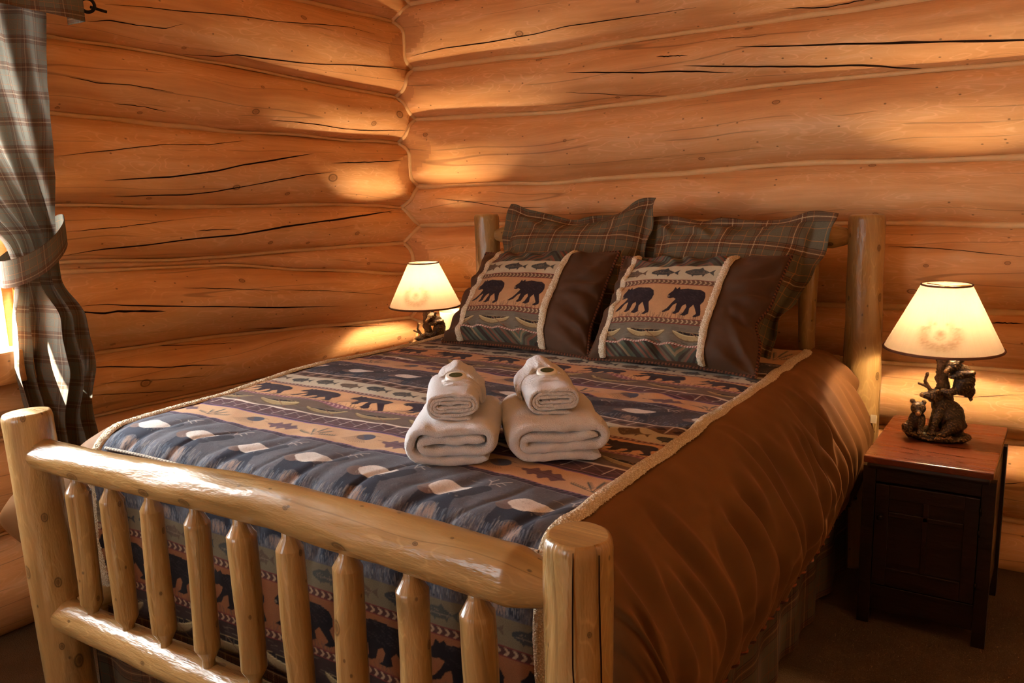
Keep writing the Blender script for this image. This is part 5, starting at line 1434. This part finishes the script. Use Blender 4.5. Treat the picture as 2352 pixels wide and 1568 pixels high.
# ------------------------------------------------------------------ curtain, tieback, valance and rod
M['curtain'] = plaid('plaid_curtain_cloth', 12.0, L4(116, 111, 98), L4(112, 80, 62), L4(72, 53, 46), L4(146, 102, 72), L4(160, 145, 120), tw=0.35)
M['valance'] = plaid('plaid_valance_cloth', 12.0, L4(110, 106, 92), L4(116, 82, 62), L4(74, 56, 50), L4(160, 112, 78), L4(172, 156, 130))
cur = tag(empty('curtain', (-1.40, 0.35, 0)), 'plaid curtain tied back at the window edge', 'curtain')
def curtain():
    nz, ns = 260, 360
    zs = np.linspace(2.03, 0.03, nz); S = np.linspace(0, 1, ns)
    zl = [0.0, 0.6, 0.9, 1.15, 1.25, 1.32, 1.45, 1.7, 2.03]
    yl = np.interp(zs, zl, [0.30, 0.285, 0.268, 0.290, 0.30, 0.28, 0.14, -0.12, -0.30])
    yr = np.interp(zs, zl, [0.60, 0.505, 0.468, 0.454, 0.452, 0.455, 0.462, 0.485, 0.515])
    k = np.ones(5)/5
    for _ in range(4):
        yl[2:-2] = np.convolve(yl, k, 'valid'); yr[2:-2] = np.convolve(yr, k, 'valid')
    ZZ, SS = np.meshgrid(zs, S, indexing='ij')
    Y = yl[:, None]+(yr-yl)[:, None]*SS
    width = (yr-yl)[:, None]
    amp = np.clip(0.040-0.014*(width-0.2)/0.6, 0.020, 0.040)
    tie = np.exp(-((ZZ-1.25)/0.09)**2)
    nf = np.interp(ZZ, [0.0, 0.9, 1.3, 2.0], [3.6, 4.0, 4.6, 6.0])
    ph = SS*2*math.pi*nf+0.8*np.sin(ZZ*2.3)+1.5*vnoise(SS*3, ZZ*1.4, 2.0)
    X = -1.362+0.8*amp*(1-0.75*sstep(0.80, 1.0, SS))*(1-0.35*tie)*(np.sin(ph)+0.3*np.sin(2*ph+1))+0.012*fbm(SS*9, ZZ*5, 4.0)
    lens = sstep(1.18, 1.06, ZZ)*sstep(0.68, 0.92, ZZ)
    X = X+lens*0.060*(np.tanh((SS-0.40-0.10*(1.0-ZZ))/0.03)+0.55)
    Y = Y+0.12*amp*np.cos(ph)*(1-0.6*tie)
    uv = np.stack([SS*1.35, ZZ], -1)
    P = np.stack([X, Y, ZZ], -1)
    return grid('drape', P, M['curtain'], cur, uv=uv, flip=True)
curtain()
# tieback band rising to its wall hook
tb = np.linspace(0, 2*math.pi, 120)
cy, hw = 0.372, 0.104
Pt = []
for w in np.linspace(-0.5, 0.5, 10):
    y = cy+hw*np.cos(tb)*1.03; x = -1.362+0.078*np.sin(tb)
    z = 1.262+0.62*(y-cy)+w*0.085+0.25*(y-cy)**2*6
    Pt.append(np.stack([x, y, z], -1))
grid('tieback', np.array(Pt), M['valance'], cur, uv=np.stack(np.meshgrid(tb*0.12, np.linspace(0, .085, 10)), -1), flip=True)
hk = catmull([(-1.50, 0.508, 1.345), (-1.44, 0.512, 1.345), (-1.40, 0.506, 1.350)], 12)
tube('tieback_hook', hk, 0.004, M['iron'], cur, n=8)
rod = tag(empty('curtain_rod', (-1.33, 0.3, 2.06)), 'black iron curtain rod with ring finial above the window', 'curtain rod')
tube('pole', [(-1.33, y, 2.062) for y in np.linspace(-1.3, 0.60, 12)], 0.008, M['iron'], rod, n=12)
aa = np.linspace(0, 2*math.pi, 40, endpoint=False)
tube('ring_finial', np.stack([-1.33+0.021*np.cos(aa)*0.55, 0.634+0.021*np.cos(aa)*0.85, 2.052+0.021*np.sin(aa)], -1), 0.0055, M['iron'], rod, n=10, closed=True)
tube('finial_tip', [(-1.33, 0.645, 2.048), (-1.33, 0.70, 2.040)], 0.005, M['iron'], rod, n=10)
tube('bracket', catmull([(-1.50, 0.60, 2.09), (-1.40, 0.60, 2.10), (-1.335, 0.602, 2.065), (-1.335, 0.602, 2.05)], 20), 0.006, M['iron'], rod, n=8)
val = tag(empty('valance', (-1.31, 0.2, 1.98)), 'short plaid valance across the curtain top at the rod', 'valance')
yv_ = np.linspace(-0.6, 0.605, 260); zv_ = np.linspace(0, 1, 26)
Yv, Tv = np.meshgrid(yv_, zv_)
Xv = -1.305+0.016*np.sin(Yv*26)*(0.3+0.7*Tv)+0.01*vnoise(Yv*9, Tv*2, 1.0)
Zv = 2.11-Tv*(0.105+0.010*np.sin(Yv*13))
grid('valance_cloth', np.stack([Xv, Yv, Zv], -1), M['valance'], val, uv=np.stack([Yv, Zv], -1))
Xr = -1.305+0.0*Yv-0.055*Tv
grid('valance_return', np.stack([-1.305-0.06*Tv[:, :20]*0+np.linspace(0, -0.10, 20)[None, :]*np.ones((26, 1)), 0.605+0*Tv[:, :20], Zv[:, -1:]*np.ones((1, 20))], -1), M['valance'], val, uv=np.stack([np.linspace(0, .1, 20)[None, :]*np.ones((26, 1)), Zv[:, -1:]*np.ones((1, 20))], -1))
